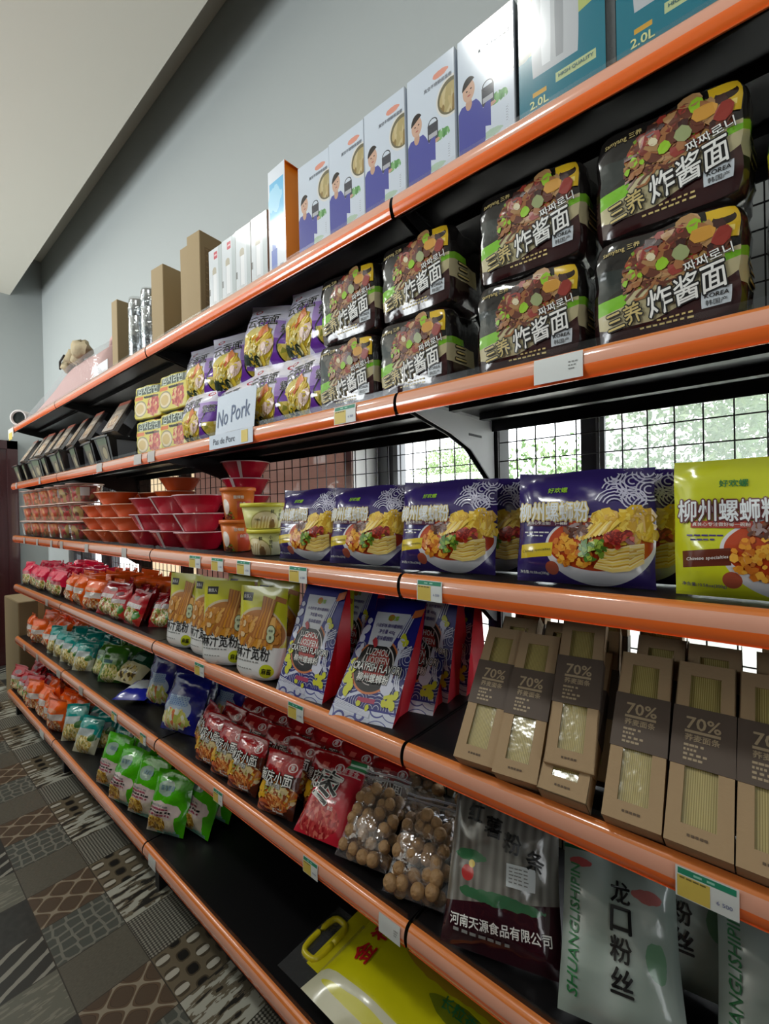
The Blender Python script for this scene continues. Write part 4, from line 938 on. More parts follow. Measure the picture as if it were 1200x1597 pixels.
def lime_print(b, F, z):
    b.strands(F, 0.34, 0.17, 0.24, 0.11, 26, 0.006, z, [mat('lime_noodle', (224, 184, 70), 0.3), mat('lime_noodle_dark', (166, 116, 34), 0.3), mat('lime_noodle_pale', (236, 210, 120), 0.3)], 0.002, 5, 30, 0.07, 1.0)
    for q in range(4): b.bars(F, 0.10 + 0.03 * (q % 2), 0.31 + 0.045 * q, 0.62 - 0.05 * q, 0.026, [mat('plum_ink', (150, 60, 84), 0.4), INK, mat('plum_ink', (150, 60, 84), 0.4), GREYI][q], q + 3, 7, 0.002)
    b.bars(F, 0.30, 0.70, 0.34, 0.07, mat('slate_ink', (110, 140, 150), 0.4), 9, 4, 0.002); b.bars(F, 0.46, 0.06, 0.4, 0.03, mat('mint_ink', (130, 190, 170), 0.4), 10, 4, 0.002)
lime = small_bag('lime_bag', (72, 176, 16), 0, [(('r', 0, 0, 0.80, 0.48), (206, 196, 176)), (('blob', 0.40, 0.38, 0.5, 0.14, 7, 0.4), (206, 190, 186)), (('e', 0.34, 0.17, 0.25, 0.12), (176, 130, 40)), (('r', 0.3, 0.0, 0.9, 0.05), (110, 160, 140)), (('blob', 0.4, 0.72, 0.22, 0.12, 8, 0.6), (150, 176, 160))], w=0.20, h=0.235, seed=71, t=0.08, extra=lambda b, F, z: lime_print(b, F, z))
blue = small_bag('blue_bag', (24, 32, 130), 0, [(('e', 0.45, 0.36, 0.36, 0.18), (170, 186, 206)), (('blob', 0.42, 0.20, 0.38, 0.17, 9, 0.7), ('food', (10, 9), [(206, 200, 110), (226, 216, 160), (206, 120, 80), (180, 190, 90), (222, 226, 206)])), (('r', 0.2, 0.42, 0.7, 0.58), ('strokes', (8, 16), [(60, 90, 170), (150, 176, 206)]))], w=0.19, h=0.24, seed=81, t=0.08)
dgrn = small_bag('dark_green_bag', (22, 66, 44), 0, [(('r', 0, 0, 1, 0.44), (206, 200, 160)), (('e', 0.5, 0.2, 0.36, 0.18), ('food', (10, 9), [(226, 206, 130), (200, 176, 90), (90, 76, 50), (232, 222, 180)])), (('r', 0.2, 0.5, 0.7, 0.62), (120, 150, 140))], w=0.19, h=0.22, seed=91)
def cq_food(b, F, z):
    m_ = lambda n_, c_: mat('cq_' + n_, c_, 0.3)
    b.scatter(F, 0.50, 0.36, 0.36, 0.08, 34, 0.0075, z, [m_('peanut', (222, 206, 160)), m_('sesame', (206, 180, 120)), m_('leaf', (150, 150, 60)), m_('meat', (150, 76, 40))], 0.0022, 3, 0.6)
    b.scatter(F, 0.20, 0.33, 0.07, 0.10, 8, 0.012, z, [m_('pepper', (220, 170, 40))], 0.0030, 4, 0.7)
    b.strands(F, 0.62, 0.23, 0.30, 0.10, 16, 0.006, z, [m_('noodle', (216, 130, 60)), m_('noodle_dark', (176, 84, 40)), m_('noodle_pale', (230, 176, 110))], 0.0030, 5, -30, 0.07, 0.8)
    b.text(F, '重', 0.82, 0.80, 0.10, z, PAPERW, off=0.0025); b.bars(F, 0.56, 0.10, 0.26, 0.06, PAPERW, 6, 3, 0.0034)
cq = small_bag('red_noodle_bag', (160, 18, 26), 0, [
    (('not', ('h', -0.06, 1, 0.62)), (92, 40, 24)), (('e', 0.52, 0.34, 0.5, 0.24), ('food', (10, 13), [(196, 120, 40), (226, 180, 70), (150, 70, 30), (230, 210, 160), (120, 50, 26), (206, 90, 40)])),
    (('e', 0.30, 0.10, 0.34, 0.13), (150, 50, 28)), (('ring', 0.30, 0.10, 0.34, 0.13, 0.6), (206, 100, 50)), (('e', 0.16, 0.40, 0.12, 0.10), (216, 170, 40)), (('blob', 0.6, 0.42, 0.25, 0.1, 10, 0.8), (232, 214, 160)),
    (('ring', 0.82, 0.80, 0.11, 0.07, 0.76), (232, 210, 210)), (('r', 0.38, 0.76, 0.54, 0.84), (206, 90, 80)), (('r', 0.62, 0.06, 0.80, 0.16), (216, 214, 212))], w=0.165, h=0.205, t=0.085, seed=101,
    texts=(('重庆小面', 0.46, 0.60, 0.86, PAPERW, INK), ('重庆·小面', 0.46, 0.485, 0.40, PAPERW, INK)), extra=lambda b, F, z: cq_food(b, F, z), wr=0.005)

def rows(kinds_at, xs, ys, z, lean, yaw, labelf, group, seed, jit=0.015, climb=0.0, sc=1.0):
    rnd = random.Random(seed)
    for j, y in enumerate(ys):
        n_ = len(xs) + (1 if j and len(xs) > 2 else 0)
        for i, x in enumerate(xs if n_ == len(xs) else frange(xs[0], xs[-1] + 0.04, n_)):
            xx = x + rnd.uniform(-jit, jit) + (0.5 * (xs[1] - xs[0]) if j % 2 and len(xs) > 1 else 0) * 0.3
            k = kinds_at(xx, j)
            if k is None: continue
            k = k[rnd.randrange(2)]
            k.put((xx, y + rnd.uniform(-0.006, 0.006), z + climb * j), lean + rnd.uniform(-6, 8), yaw + (rnd.uniform(-14, 16) if j == 0 else rnd.uniform(-38, 30)), labelf(i, j), group, scale=(sc * rnd.uniform(0.95, 1.05), sc * rnd.uniform(0.8, 1.0), sc * rnd.uniform(0.93, 1.05)), roll=rnd.uniform(-5, 5))
frange = lambda a, c, n: [a + (c - a) * i / (n - 1) for i in range(n)]
RW = ['front', 'second', 'third', 'fourth', 'back']
frange = lambda a, c, n: [a + (c - a) * i / (n - 1) for i in range(n)]
# fourth shelf: pink-red, orange and dark red bags
yy = [0.062, 0.135, 0.205, 0.275, 0.345]
rows(lambda x, j: pink, frange(-3.42, -2.66, 5), yy, DK[3], 8, 8, lambda i, j: 'pinkish red noodle bag on the fourth shelf, %s from the far wall, %s row' % (ORD[i], RW[j]), 'pinkish red bags on the fourth shelf', 3, sc=0.80)
rows(lambda x, j: orng, frange(-2.47, -2.06, 3), yy, DK[3], 12, 12, lambda i, j: 'orange noodle bag on the fourth shelf, %s after the pinkish bags, %s row' % (ORD[i], RW[j]), 'orange bags on the fourth shelf', 4, sc=0.80)
rows(lambda x, j: dred if j < 2 else orng, frange(-1.88, -1.55, 3), yy, DK[3], 16, 14, lambda i, j: ('dark red noodle bag on the fourth shelf, %s after the orange bags, %s row' if j < 2 else 'orange noodle bag behind the dark red bags, %s in the %s row, fourth shelf') % (ORD[i], RW[j]), 'bags at the dark red end of the fourth shelf', 5, sc=0.82)
dred[0].put((-1.40, 0.12, DK[3]), 30, 26, 'dark red noodle bag slumped beside the yellow wide noodle pouches', None)
# fifth shelf, far end
y4 = [0.07, 0.155, 0.24, 0.325]
rows(lambda x, j: orng, frange(-3.40, -3.0, 3), y4, DK[2], 8, 10, lambda i, j: 'orange noodle bag on the fifth shelf, %s from the far wall, %s row' % (ORD[i], RW[j]), 'orange bags on the fifth shelf', 6, sc=0.86)
rows(lambda x, j: teal, frange(-2.82, -2.32, 5), y4, DK[2], 22, 16, lambda i, j: 'teal noodle bag on the fifth shelf, %s after the orange bags, %s row' % (ORD[i], RW[j]), 'teal bags on the fifth shelf', 7, sc=0.78)
rows(lambda x, j: gren, frange(-2.14, -2.0, 2), [0.11, 0.19, 0.27, 0.34], DK[2], 18, 18, lambda i, j: 'dark lime green noodle bag on the fifth shelf, %s of the %s row' % (['left', 'right'][i], RW[j]), 'green bags on the fifth shelf', 8, sc=0.86)
dgrn[0].put((-1.86, 0.13, DK[2] + 0.026), 55, 10, 'dark green noodle bag lying back alone between green and blue bags', None)
dgrn[1].put((-1.80, 0.28, DK[2] + 0.01), 30, 6, 'dark green noodle bag leaning behind the lying dark green one', None)
rows(lambda x, j: blue, [-1.50, -1.24], [0.16, 0.25, 0.34], DK[2], 18, 12, lambda i, j: 'blue noodle bag on the fifth shelf, %s in the %s row' % (['left', 'right'][i], RW[j]), 'blue bags on the fifth shelf', 9)
blue[0].put((-1.19, 0.085, DK[2] + 0.004), 24, 16, 'blue noodle bag standing closest to the rail, left of the red bags', None)
blue[1].put((-1.06, 0.22, DK[2] + 0.004), 18, 10, 'blue noodle bag half hidden behind the first red noodle bags', None)
r = thing('noodle_packet', 'flat blue noodle packet with white panel lying on the fifth shelf', 'noodle bag', None, (-1.62, 0.13, DK[2] + 0.024), (R(-84), 0, R(34)))
b = MB(); pillow(b, 0.16, 0.19, 0.045, pm('flat_blue_packet_print', (34, 40, 160), [(('r', 0.15, 0.35, 0.85, 0.8), (206, 214, 220))], rough=0.25, coat=0.4), mat('blue_bag_foil', (24, 32, 130), 0.2), seed=3); b.build('bag', r); r.location = (-1.62, 0.06, DK[2] + 0.026)
# fifth shelf: red noodle bags
rd = random.Random(12)
CS = (0.80, 0.70, 0.78)
for i, (x, y, yaw) in enumerate([(-0.90, 0.048, 4), (-0.785, 0.044, 6), (-0.67, 0.040, 8), (-0.50, 0.040, 12)]):
    cq[i % 2].put((x, y, DK[2]), 22, yaw, 'red noodle bag in the front row of the fifth shelf, %s from left' % ORD[i], 'red noodle bags on the fifth shelf', scale=CS)
cq[0].put((-1.0, 0.085, DK[2]), 18, -14, 'red noodle bag at the left end, turned away beside the blue bags', 'red noodle bags on the fifth shelf', scale=CS)
for j in range(1, 5):
    for i in range(6):
        x = -0.93 + 0.132 * i + 0.02 * j + rd.uniform(-0.012, 0.012)
        if j == 1 and i == 5: continue
        cq[rd.randrange(2)].put((x, 0.045 + 0.072 * j, DK[2] + 0.006 * j), 26 + rd.uniform(-5, 6), 8 + rd.uniform(-6, 6), 'red noodle bag behind, %s from left in the %s row of the fifth shelf' % (ORD[i], RW[j]), 'red noodle bags on the fifth shelf', scale=CS)
# bottom shelf
y1 = [-0.005, 0.085, 0.175, 0.265, 0.345]
red_b = pink
rows(lambda x, j: dred, frange(-3.46, -3.10, 3), y1[:4], DK[1], 6, 6, lambda i, j: 'red noodle bag on the bottom shelf, %s from the far wall, %s row' % (ORD[i], RW[j]), 'red bags on the bottom shelf', 13, sc=0.9)
rows(lambda x, j: orng if j < 3 else dred, frange(-2.96, -2.50, 4), y1[:4], DK[1] + 0.004, 8, 12, lambda i, j: '%s noodle bag on the bottom shelf, %s after the red bags, %s row' % ('orange' if j < 3 else 'dark red', ORD[i], RW[j]), 'orange bags on the bottom shelf', 14, sc=0.9)
rows(lambda x, j: teal, [-2.32, -2.12], [0.02, 0.10], DK[1] + 0.004, 26, 20, lambda i, j: 'teal noodle bag on the bottom shelf, %s in the %s row' % (['left', 'right'][i], RW[j]), 'teal bags on the bottom shelf', 15, sc=0.86)
teal[0].put((-1.90, 0.11, DK[1] + 0.004), 18, 16, 'teal noodle bag on the bottom shelf, nearest the lime bags', 'teal bags on the bottom shelf')
for i, (x, y, yaw, lean) in enumerate([(-1.69, -0.005, 14, 20), (-1.52, -0.012, 12, 22), (-1.36, 0.012, 16, 22), (-1.185, 0.025, 22, 20)]):
    lime[i % 2].put((x, y, DK[1] + 0.006), lean, yaw, 'lime green noodle bag at the front of the bottom shelf, %s from left' % ORD[i], 'lime green bags on the bottom shelf', scale=(0.88, 0.8, 0.9))
for j in range(3):
    for i in range(5):
        lime[(i + j) % 2].put((-1.72 + 0.155 * i + rd.uniform(-0.015, 0.015), 0.095 + 0.08 * j, DK[1] + 0.012 + 0.012 * j), 16 + rd.uniform(-8, 12), 10 + rd.uniform(-18, 18), 'lime green noodle bag behind the front ones, %s from left, %s row' % (ORD[i], RW[j + 1]), 'lime green bags on the bottom shelf', scale=(0.88, 0.85, 0.95), roll=rd.uniform(-9, 9))

# ---- yellow stand-up pouches of wide noodles
def make_pouch():
    w, h, t = 0.205, 0.262, 0.07; sz = (w, h)
    art = pm('wide_noodle_pouch_print', (206, 204, 40), [
        (('e', 0.50, 0.50, 0.50, 0.275), (206, 190, 156)), (('e', 0.51, 0.49, 0.48, 0.255), (178, 118, 60)), (('r', 0, 0, 1, 0.36), (226, 228, 228)), (('not', ('h', 0.05, 1, 0.39)), (226, 228, 228)),
        (('e', 0.76, 0.105, 0.13, 0.075), (196, 206, 40)), (('r', 0.08, 0.83, 0.30, 0.925), (34, 30, 30)), (('r', 0, 0.0, 1, 0.03), (206, 208, 208))], rough=0.3, coat=0.25, bump=0.12, bscale=16)
    back = mat('pouch_back_foil', (176, 168, 40), 0.3)
    def S(u, v):
        rd_ = 1 - 0.10 * max(0, (0.12 - v) / 0.12) ** 2
        k = (1 - v) ** 0.75 * (max(0, 1 - abs(2 * u - 1) ** 3.2)) ** 0.5
        return ((u - 0.5) * w * rd_, -t / 2 * k * (1.0 if v > 0.04 else 0.8 + 5 * v) - 0.002 * noise.noise(Vector((u * 3, v * 4, 2))), v * h + 0.012 * (abs(2 * u - 1) ** 3) * max(0, 0.1 - v) * 10)
    r = thing('noodle_pouch', 'x', 'noodle pouch'); b = MB()
    b.grid(S, 14, 18, art); b.grid(lambda u, v: (S(u, v)[0], -S(u, v)[1], S(u, v)[2]), 14, 18, back, flip=True)
    nm_ = lambda n_, c_: mat('pouch_' + n_, c_, 0.35)
    A1, A2, A3, A4 = nm_('caramel', (196, 132, 60)), nm_('toffee', (172, 108, 50)), nm_('honey', (222, 170, 92)), nm_('amber', (206, 140, 40))
    b.strands(S, 0.50, 0.50, 0.42, 0.16, 70, 0.010, sz, [A1, A2, A3, A4], 0.0010, 3, 70, 0.09, 0.7)
    for q in range(9): b.ribbon(S, [(0.56 + 0.030 * q, 0.90 - 0.004 * q), (0.55 + 0.026 * q, 0.74), (0.47 + 0.028 * q, 0.58), (0.40 + 0.034 * q, 0.44)], 0.0085, sz, [A2, A1, A2, A3][q % 4] if q != 3 else A4, 0.0026 + 0.00003 * q)
    b.scatter(S, 0.20, 0.53, 0.10, 0.09, 12, 0.009, sz, [A3, A1, nm_('cream', (226, 196, 150))], 0.0030, 4, 0.7)
    b.scatter(S, 0.84, 0.47, 0.09, 0.06, 9, 0.010, sz, [A2, A1], 0.0030, 6, 0.7)
    b.ribbon(S, [(0.80, 0.885), (0.99, 0.855)], 0.014, sz, A2, 0.0032)
    rn = random.Random(2)
    for v_, c_ in ((0.535, PAPERW), (0.465, PAPERW)): b.blob(S, 0.78, v_, 0.0165, sz, nm_('rim', (70, 80, 40)), 0.0036, rn, 1.0, 16, 0.0); b.blob(S, 0.78, v_, 0.0145, sz, nm_('badge', (196, 206, 170)), 0.0040, rn, 1.0, 16, 0.0)
    b.text(S, '麻汁宽粉', 0.42, 0.285, 0.78, sz, INK, bold=0.022, maxh=0.14, stretch=1.1); b.bars(S, 0.10, 0.178, 0.50, 0.014, GREYI, 3, 8)
    b.bars(S, 0.14, 0.10, 0.34, 0.011, GREYI, 4, 6); b.text(S, '麻酱', 0.76, 0.105, 0.17, sz, INK, bold=0.03); b.text(S, '食族人', 0.19, 0.88, 0.18, sz, PAPERW, bold=0.01)
    b.text(S, '麻辣', 0.78, 0.535, 0.08, sz, INK, off=0.0044); b.text(S, '食', 0.78, 0.465, 0.05, sz, INK, off=0.0044); b.build('pouch', r); return Kind(r)
WP = make_pouch()
for i, (x, y, lean, yaw, lb) in enumerate([
    (-1.03, 0.080, 4, 10, 'yellow and white wide noodle pouch, leftmost of the front row'), (-0.865, 0.085, 4, 6, 'yellow and white wide noodle pouch, second from left in the front row'),
    (-0.725, 0.075, 5, 26, 'yellow and white wide noodle pouch, third in the front row, turned sideways'), (-0.552, 0.070, 5, 12, 'yellow and white wide noodle pouch, nearest the blue crayfish bags, front row'),
    (-0.40, 0.19, 5, 8, 'yellow wide noodle pouch in shade behind the left blue crayfish bag'), (-0.62, 0.17, 5, 10, 'yellow wide noodle pouch behind the front pouch nearest the blue bags'),
    (-0.82, 0.19, 5, 8, 'yellow wide noodle pouch behind the second front pouch'), (-0.24, 0.36, 4, 4, 'yellow wide noodle pouch at the back, behind the blue crayfish bags'), (-0.50, 0.33, 4, 4, 'yellow wide noodle pouch at the back of the shelf, between pouches and blue bags')]):
    WP.put((x - (0.035 if x < -0.7 else 0.015), y - 0.02, DK[3]), lean, yaw, lb, 'yellow wide noodle pouches', scale=(0.9, 1, 1))

# ---- blue crayfish-flavour bags with red gussets
def make_cray(sh, h):
    w, d = 0.160, 0.110; sz = (w, h)
    NAVY = (34, 34, 132); DOOD = ('swirl', (5, 8), [(36, 40, 116), (206, 208, 226)], 34.0, 0.86)
    art = pm('crayfish_bag_print', NAVY, [
        (('r', 0, 0.1, 1, 0.60), DOOD), 
        (('r', 0, 0, 1, 0.085), ('swirl', (3, 6), [(206, 212, 230), (70, 76, 150)], 24.0, 0.9)),
        (('and', ('h', -0.25, 1, 0.10), ('not', ('h', -0.25, 1, 0.125)), ('r', 0.1, 0, 0.8, 1)), (206, 212, 232)),
        (('e', 0.46, 0.42, 0.37, 0.225), (206, 120, 70)), (('e', 0.46, 0.42, 0.345, 0.208), (22, 20, 22)), (('and', ('ring', 0.46, 0.42, 0.30, 0.18, 0.94), ('h', 1, 1, 1.02)), (220, 216, 214)), (('and', ('ring', 0.46, 0.42, 0.26, 0.157, 0.95), ('h', -1, -1, -0.74)), (190, 180, 180)), (('e', 0.48, 0.42, 0.21, 0.13), (176, 60, 54)),
        (('and', ('r', 0.14, 0.58, 0.82, 0.875), ('h', -1, 0.6, -0.35 + 0.08), ('h', 1, 0.25, 0.35)), (214, 218, 226)), (('e', 0.46, 0.83, 0.06, 0.03), (222, 120, 70)), (('r', 0.36, 0.135, 0.64, 0.17), (170, 50, 90)),
        ], rough=0.42, coat=0.1)
    redg = mat('red_gusset_foil', (226, 30, 52), 0.4, bump=0.2, bscale=14)
    navy = mat('navy_bag_top', NAVY, 0.42); orr = mat('orange_corner_print', (216, 116, 60), 0.4)
    def dep(v): return d / 2 * (1 - v) ** 0.8 if v < 1 else 0
    hw = lambda v: w / 2 * (1 - 0.10 * v)
    S = lambda u, v: ((2 * u - 1) * hw(v), sh * v - dep(v) - 0.006 * math.sin(math.pi * u) * math.sin(math.pi * min(1, v)), v * h)
    r = thing('noodle_bag', 'x', 'noodle bag'); b = MB()
    b.grid(S, 10, 16, art); b.grid(lambda u, v: (-(2 * u - 1) * hw(v), sh * v + dep(v) + 0.004 * math.sin(math.pi * u), v * h), 10, 16, navy)
    b.text(S, 'LUZHOU', 0.44, 0.525, 0.40, sz, PAPERW, bold=0.018, stretch=1.15); b.text(S, 'LUOSIFEN', 0.45, 0.458, 0.44, sz, PAPERW, bold=0.018, stretch=1.15)
    title(b, S, '(CRAYFISH FLAVOR)', 0.50, 0.388, 0.84, sz, PAPERW, INK, bold=0.018, edge=0.09, stretch=1.25, off=0.003); title(b, S, '柳州螺蛳粉', 0.50, 0.315, 0.52, sz, PAPERW, INK, bold=0.02, edge=0.05, off=0.003)
    b.text(S, '好欢螺', 0.50, 0.825, 0.2, sz, LIMEI, bold=0.02); b.text(S, '小龙虾味 柳州螺蛳粉', 0.47, 0.755, 0.5, sz, PURI, bold=0.02); b.text(S, '净含量 400g', 0.47, 0.70, 0.3, sz, PURI, bold=0.02); b.text(S, '美味螺蛳粉', 0.47, 0.645, 0.3, sz, PURI, bold=0.02)
    dw, dy_ = mat('doodle_white', (210, 214, 232), 0.42), mat('doodle_yellow', (206, 208, 44), 0.42); rn = random.Random(5)
    for q in range(3): b.ribbon(S, [(0.80 + 0.035 * q, 0.86), (0.74 + 0.04 * q, 0.74), (0.70 + 0.045 * q, 0.66)], 0.0035, sz, dw, 0.0016)
    for q in range(4): b.ribbon(S, [(0.97, 0.60 - 0.022 * q), (0.86 - 0.012 * q, 0.56 - 0.02 * q), (0.80 - 0.006 * q, 0.50 - 0.02 * q), (0.83, 0.42 - 0.01 * q)], 0.0028, sz, dw, 0.0016)
    for q in range(3): b.ribbon(S, [(0.84 + 0.03 * q, 0.40), (0.86 + 0.03 * q, 0.30), (0.92 + 0.02 * q, 0.25)], 0.0030, sz, dw, 0.0016)
    b.ribbon(S, [(0.80, 0.60), (0.79, 0.45), (0.78, 0.30)], 0.008, sz, dw, 0.0017); b.blob(S, 0.795, 0.61, 0.010, sz, dw, 0.0018, rn, 1.2, 12, 0.0); b.blob(S, 0.76, 0.265, 0.013, sz, dw, 0.0019, rn, 1.3, 10, 0.1)
    for u_, v_, r_ in ((0.07, 0.42, .007), (0.10, 0.36, .010), (0.08, 0.29, .012), (0.16, 0.24, .012), (0.13, 0.19, .010), (0.80, 0.66, .010), (0.86, 0.62, .008), (0.80, 0.21, .008), (0.87, 0.19, .009), (0.93, 0.22, .008), (0.84, 0.15, .008), (0.91, 0.14, .009), (0.78, 0.15, .007), (0.55, 0.10, .006), (0.40, 0.12, .006)): b.blob(S, u_, v_, r_, sz, dy_, 0.0018, rn, 0.8, 9, 0.12)
    for u_, v_, r_ in ((0.07, 0.70, .009), (0.08, 0.78, .006), (0.06, 0.62, .008), (0.12, 0.55, .006), (0.10, 0.50, .008)): b.blob(S, u_, v_, r_, sz, dw, 0.0018, rn, 1.3, 9, 0.15)
    for q in range(5): b.ribbon(S, [(0.02, 0.085 + 0.010 * q), (0.3, 0.060 + 0.010 * q), (0.62, 0.035 + 0.008 * q)], 0.0018, sz, dw, 0.0016)
    b.blob(S, 0.33, 0.60, 0.012, sz, mat('doodle_red', (190, 50, 60), 0.42), 0.0018, rn, 0.5, 8, 0.2)
    b.build('bag', r)
    g = MB()
    for sx in (-1, 1):
        for a, c in ((-1, 0), (0, 1)):
            def Gs(u, v, a=a, c=c, sx=sx):
                y = a + (c - a) * (u if sx > 0 else u); fold = 0.030 * (1 - abs(y)) * (0.25 + 0.75 * v); return (sx * (hw(v) - fold), sh * v + y * dep(v), v * h * 0.985)
            g.grid(Gs, 3, 12, redg, flip=(sx < 0))
    g.build('red_side_gusset', r)
    k = MB(); k.grid(lambda u, v: (hw(0.8) - 0.026 + 0.026 * u + 0.004 * v, sh * (0.84 + 0.075 * v + 0.03 * u) - dep(0.86 + 0.06 * v) - 0.005 - 0.003 * math.sin(u * 3), h * (0.84 + 0.075 * v + 0.03 * u)), 4, 4, orr); k.build('tear_corner', r)
    return Kind(r)
CBS = {'up': make_cray(0.035, 0.285), 'mid': make_cray(0.075, 0.272), 'back': make_cray(0.190, 0.225)}
for x, y, z, lean, yaw, lb in [
    (-0.370, 0.080, DK[3], 'mid', 6, 'blue crayfish noodle bag standing upright at the front, left one'), (-0.158, 0.080, DK[3], 'back', 14, 'blue crayfish noodle bag leaning far back in front of its pile'),
    (-0.122, 0.185, DK[3], 'back', 14, 'blue crayfish noodle bag directly behind the leaning front one'), (-0.335, 0.215, DK[3], 'up', -2, 'blue crayfish noodle bag half hidden behind the upright left one'),
    (-0.120, 0.285, DK[3], 'up', 0, 'blue crayfish noodle bag standing behind the leaning pair'), (-0.105, 0.350, DK[3], 'up', 0, 'blue crayfish noodle bag at the back by the black post'), (-0.30, 0.335, DK[3], 'up', 0, 'blue crayfish noodle bag seen between the left and leaning ones, at the back')]:
    CBS[lean].put((x, y, z), 0, yaw, lb, 'blue crayfish noodle bags', scale=(1.05, 1, 1.03))

# ---- kraft window boxes of high-fibre noodles
def make_kraft():
    w, h, d = 0.080, 0.285, 0.042; sz = (w, h)
    kraft = mat('kraft_card', (176, 148, 112), 0.7, bump=0.05, bscale=120); kin = mat('kraft_card_inside', (120, 94, 66), 0.8)
    slv = mat('taupe_sleeve_card', (92, 78, 68), 0.6); tan = mat('tan_ink', (178, 158, 128), 0.5)
    nood = pm('dried_noodle_sticks', (188, 168, 96), [(('r', 0, 0, 1, 1), ('noodle', (26, 0.6), [(150, 132, 66), (204, 188, 120)], 0, 0.6)), (('r', 0, 0.485, 1, 0.50), (120, 104, 60))], rough=0.5)
    r = thing('noodle_box', 'x', 'noodle box'); b = MB()
    x0, x1 = -w / 2, w / 2; wx = 0.019
    for q in ((x0, x0 + 0.019, 0, h), (x1 - 0.019, x1, 0, h), (x0 + 0.019, x1 - 0.019, 0, 0.028), (x0 + 0.019, x1 - 0.019, h - 0.024, h)):
        b.box(q[0], q[1], -d / 2, -d / 2 + 0.0015, q[2], q[3], kraft)
    b.box(x0, x0 + 0.0015, -d / 2, d / 2, 0, h, kraft); b.box(x1 - 0.0015, x1, -d / 2, d / 2, 0, h, kraft); b.box(x0, x1, d / 2 - 0.0015, d / 2, 0, h, kraft); b.box(x0, x1, -d / 2, d / 2, 0, 0.0015, kraft); b.box(x0, x1, -d / 2 + 0.003, d / 2, h - 0.004, h - 0.0025, kin)
    FS = plane_S(x0, x1, 0, h, -d / 2); b.bars(FS, 0.34, 0.045, 0.32, 0.012, mat('brown_ink', (96, 76, 56), 0.6), 3, 5); b.build('carton', r)
    f = MB(); f.box(x0, x1, d / 2 - 0.0005, d / 2 + 0.001, h, h + 0.020, kraft); f.box(x1 - 0.0012, x1, -d / 2 + 0.004, d / 2, h, h + 0.010, kraft); f.build('top_flap', r)
    n = MB(); n.box(x0 + 0.004, x1 - 0.004, -d / 2 + 0.006, d / 2 - 0.004, 0.003, h - 0.01, nood, front=nood); n.build('dried_noodles', r)
    c = MB(); c.box(x0 + 0.016, x1 - 0.016, -d / 2 + 0.0022, -d / 2 + 0.0026, 0.026, h - 0.022, film('carton_window_film', (240, 240, 236), 0.035, 0.12, bump=0.10)); c.build('clear_window', r)
    s = MB(); z0, z1 = 0.108, 0.203; y0 = -d / 2 - 0.0012
    s.box(x0 - 0.001, x1 + 0.001, y0, y0 + 0.001, z0, z1, slv); s.box(x0 - 0.0014, x0 - 0.0004, y0, d / 2 + 0.001, z0, z1, slv); s.box(x1 + 0.0004, x1 + 0.0014, y0, d / 2 + 0.001, z0, z1, slv); s.box(x0 - 0.001, x1 + 0.001, d / 2 + 0.0003, d / 2 + 0.0012, z0, z1, slv)
    SS = plane_S(x0, x1, z0, z1, y0); q = (w, z1 - z0)
    s.text(SS, '70%', 0.5, 0.72, 0.56, q, tan, bold=0.03, off=0.0006); s.patch(SS, [(0.2, 0.55), (0.78, 0.55), (0.78, 0.595), (0.2, 0.595)], tan, 0.0006); s.text(SS, '荞麦面条', 0.49, 0.47, 0.56, q, tan, bold=0.03, off=0.0006)
    for i, wd in enumerate((0.36, 0.22, 0.42, 0.32)): s.bars(SS, 0.2, 0.32 - 0.075 * i, wd, 0.038, tan, i + 2, 4, 0.0006)
    s.build('printed_sleeve', r); return Kind(r)
KB = make_kraft()
G_ = 'kraft noodle boxes with 70% sleeves'
def kb(x, yb, zb_, lean, yaw, lb):
    # (yb, zb_) is where the front lower edge sits
    a = math.radians(lean); hd = 0.021
    KB.put((x, yb + hd * math.cos(a), zb_ - hd * math.sin(a)), lean, yaw, lb, G_, scale=(0.95, 0.95, 0.95))
Z3 = DK[3]
for i, x in enumerate((0.165, 0.242, 0.322, 0.418, 0.497, 0.575)):
    kb(x, -0.006 if i != 2 else 0.022, Z3 + (0.031 if i != 2 else 0.064), 44 if i < 3 else 46, [6, 7, 8, 3, 1, 0][i], 'kraft noodle box with 70%% sleeve in the front row, %s from left' % ORD[i])
kb(0.320, -0.004, Z3 + 0.031, 50, 3, 'kraft noodle box lying underneath the raised third front box')
n_ = 0
for row, yb in ((1, 0.092),):
    for i, x in enumerate((0.160, 0.245, 0.330, 0.418, 0.502, 0.588)):
        kb(x + 0.006 * row, yb - 0.02 + (0.008 if i % 2 else 0), Z3 + 0.029, 43 - 3 * row, [5, 2, 8, 1, 3, 0][i], 'kraft noodle box behind the front row, %s from left, %s row' % (ORD[i], ['second', 'third'][row - 1]))
for i, x in enumerate((0.12, 0.30, 0.40, 0.60)):
    kb(x, 0.34, Z3 + 0.006, 8, [0, 4, 0, 0][i], 'kraft noodle box upright at the back of the shelf, %s from left' % ORD[i])

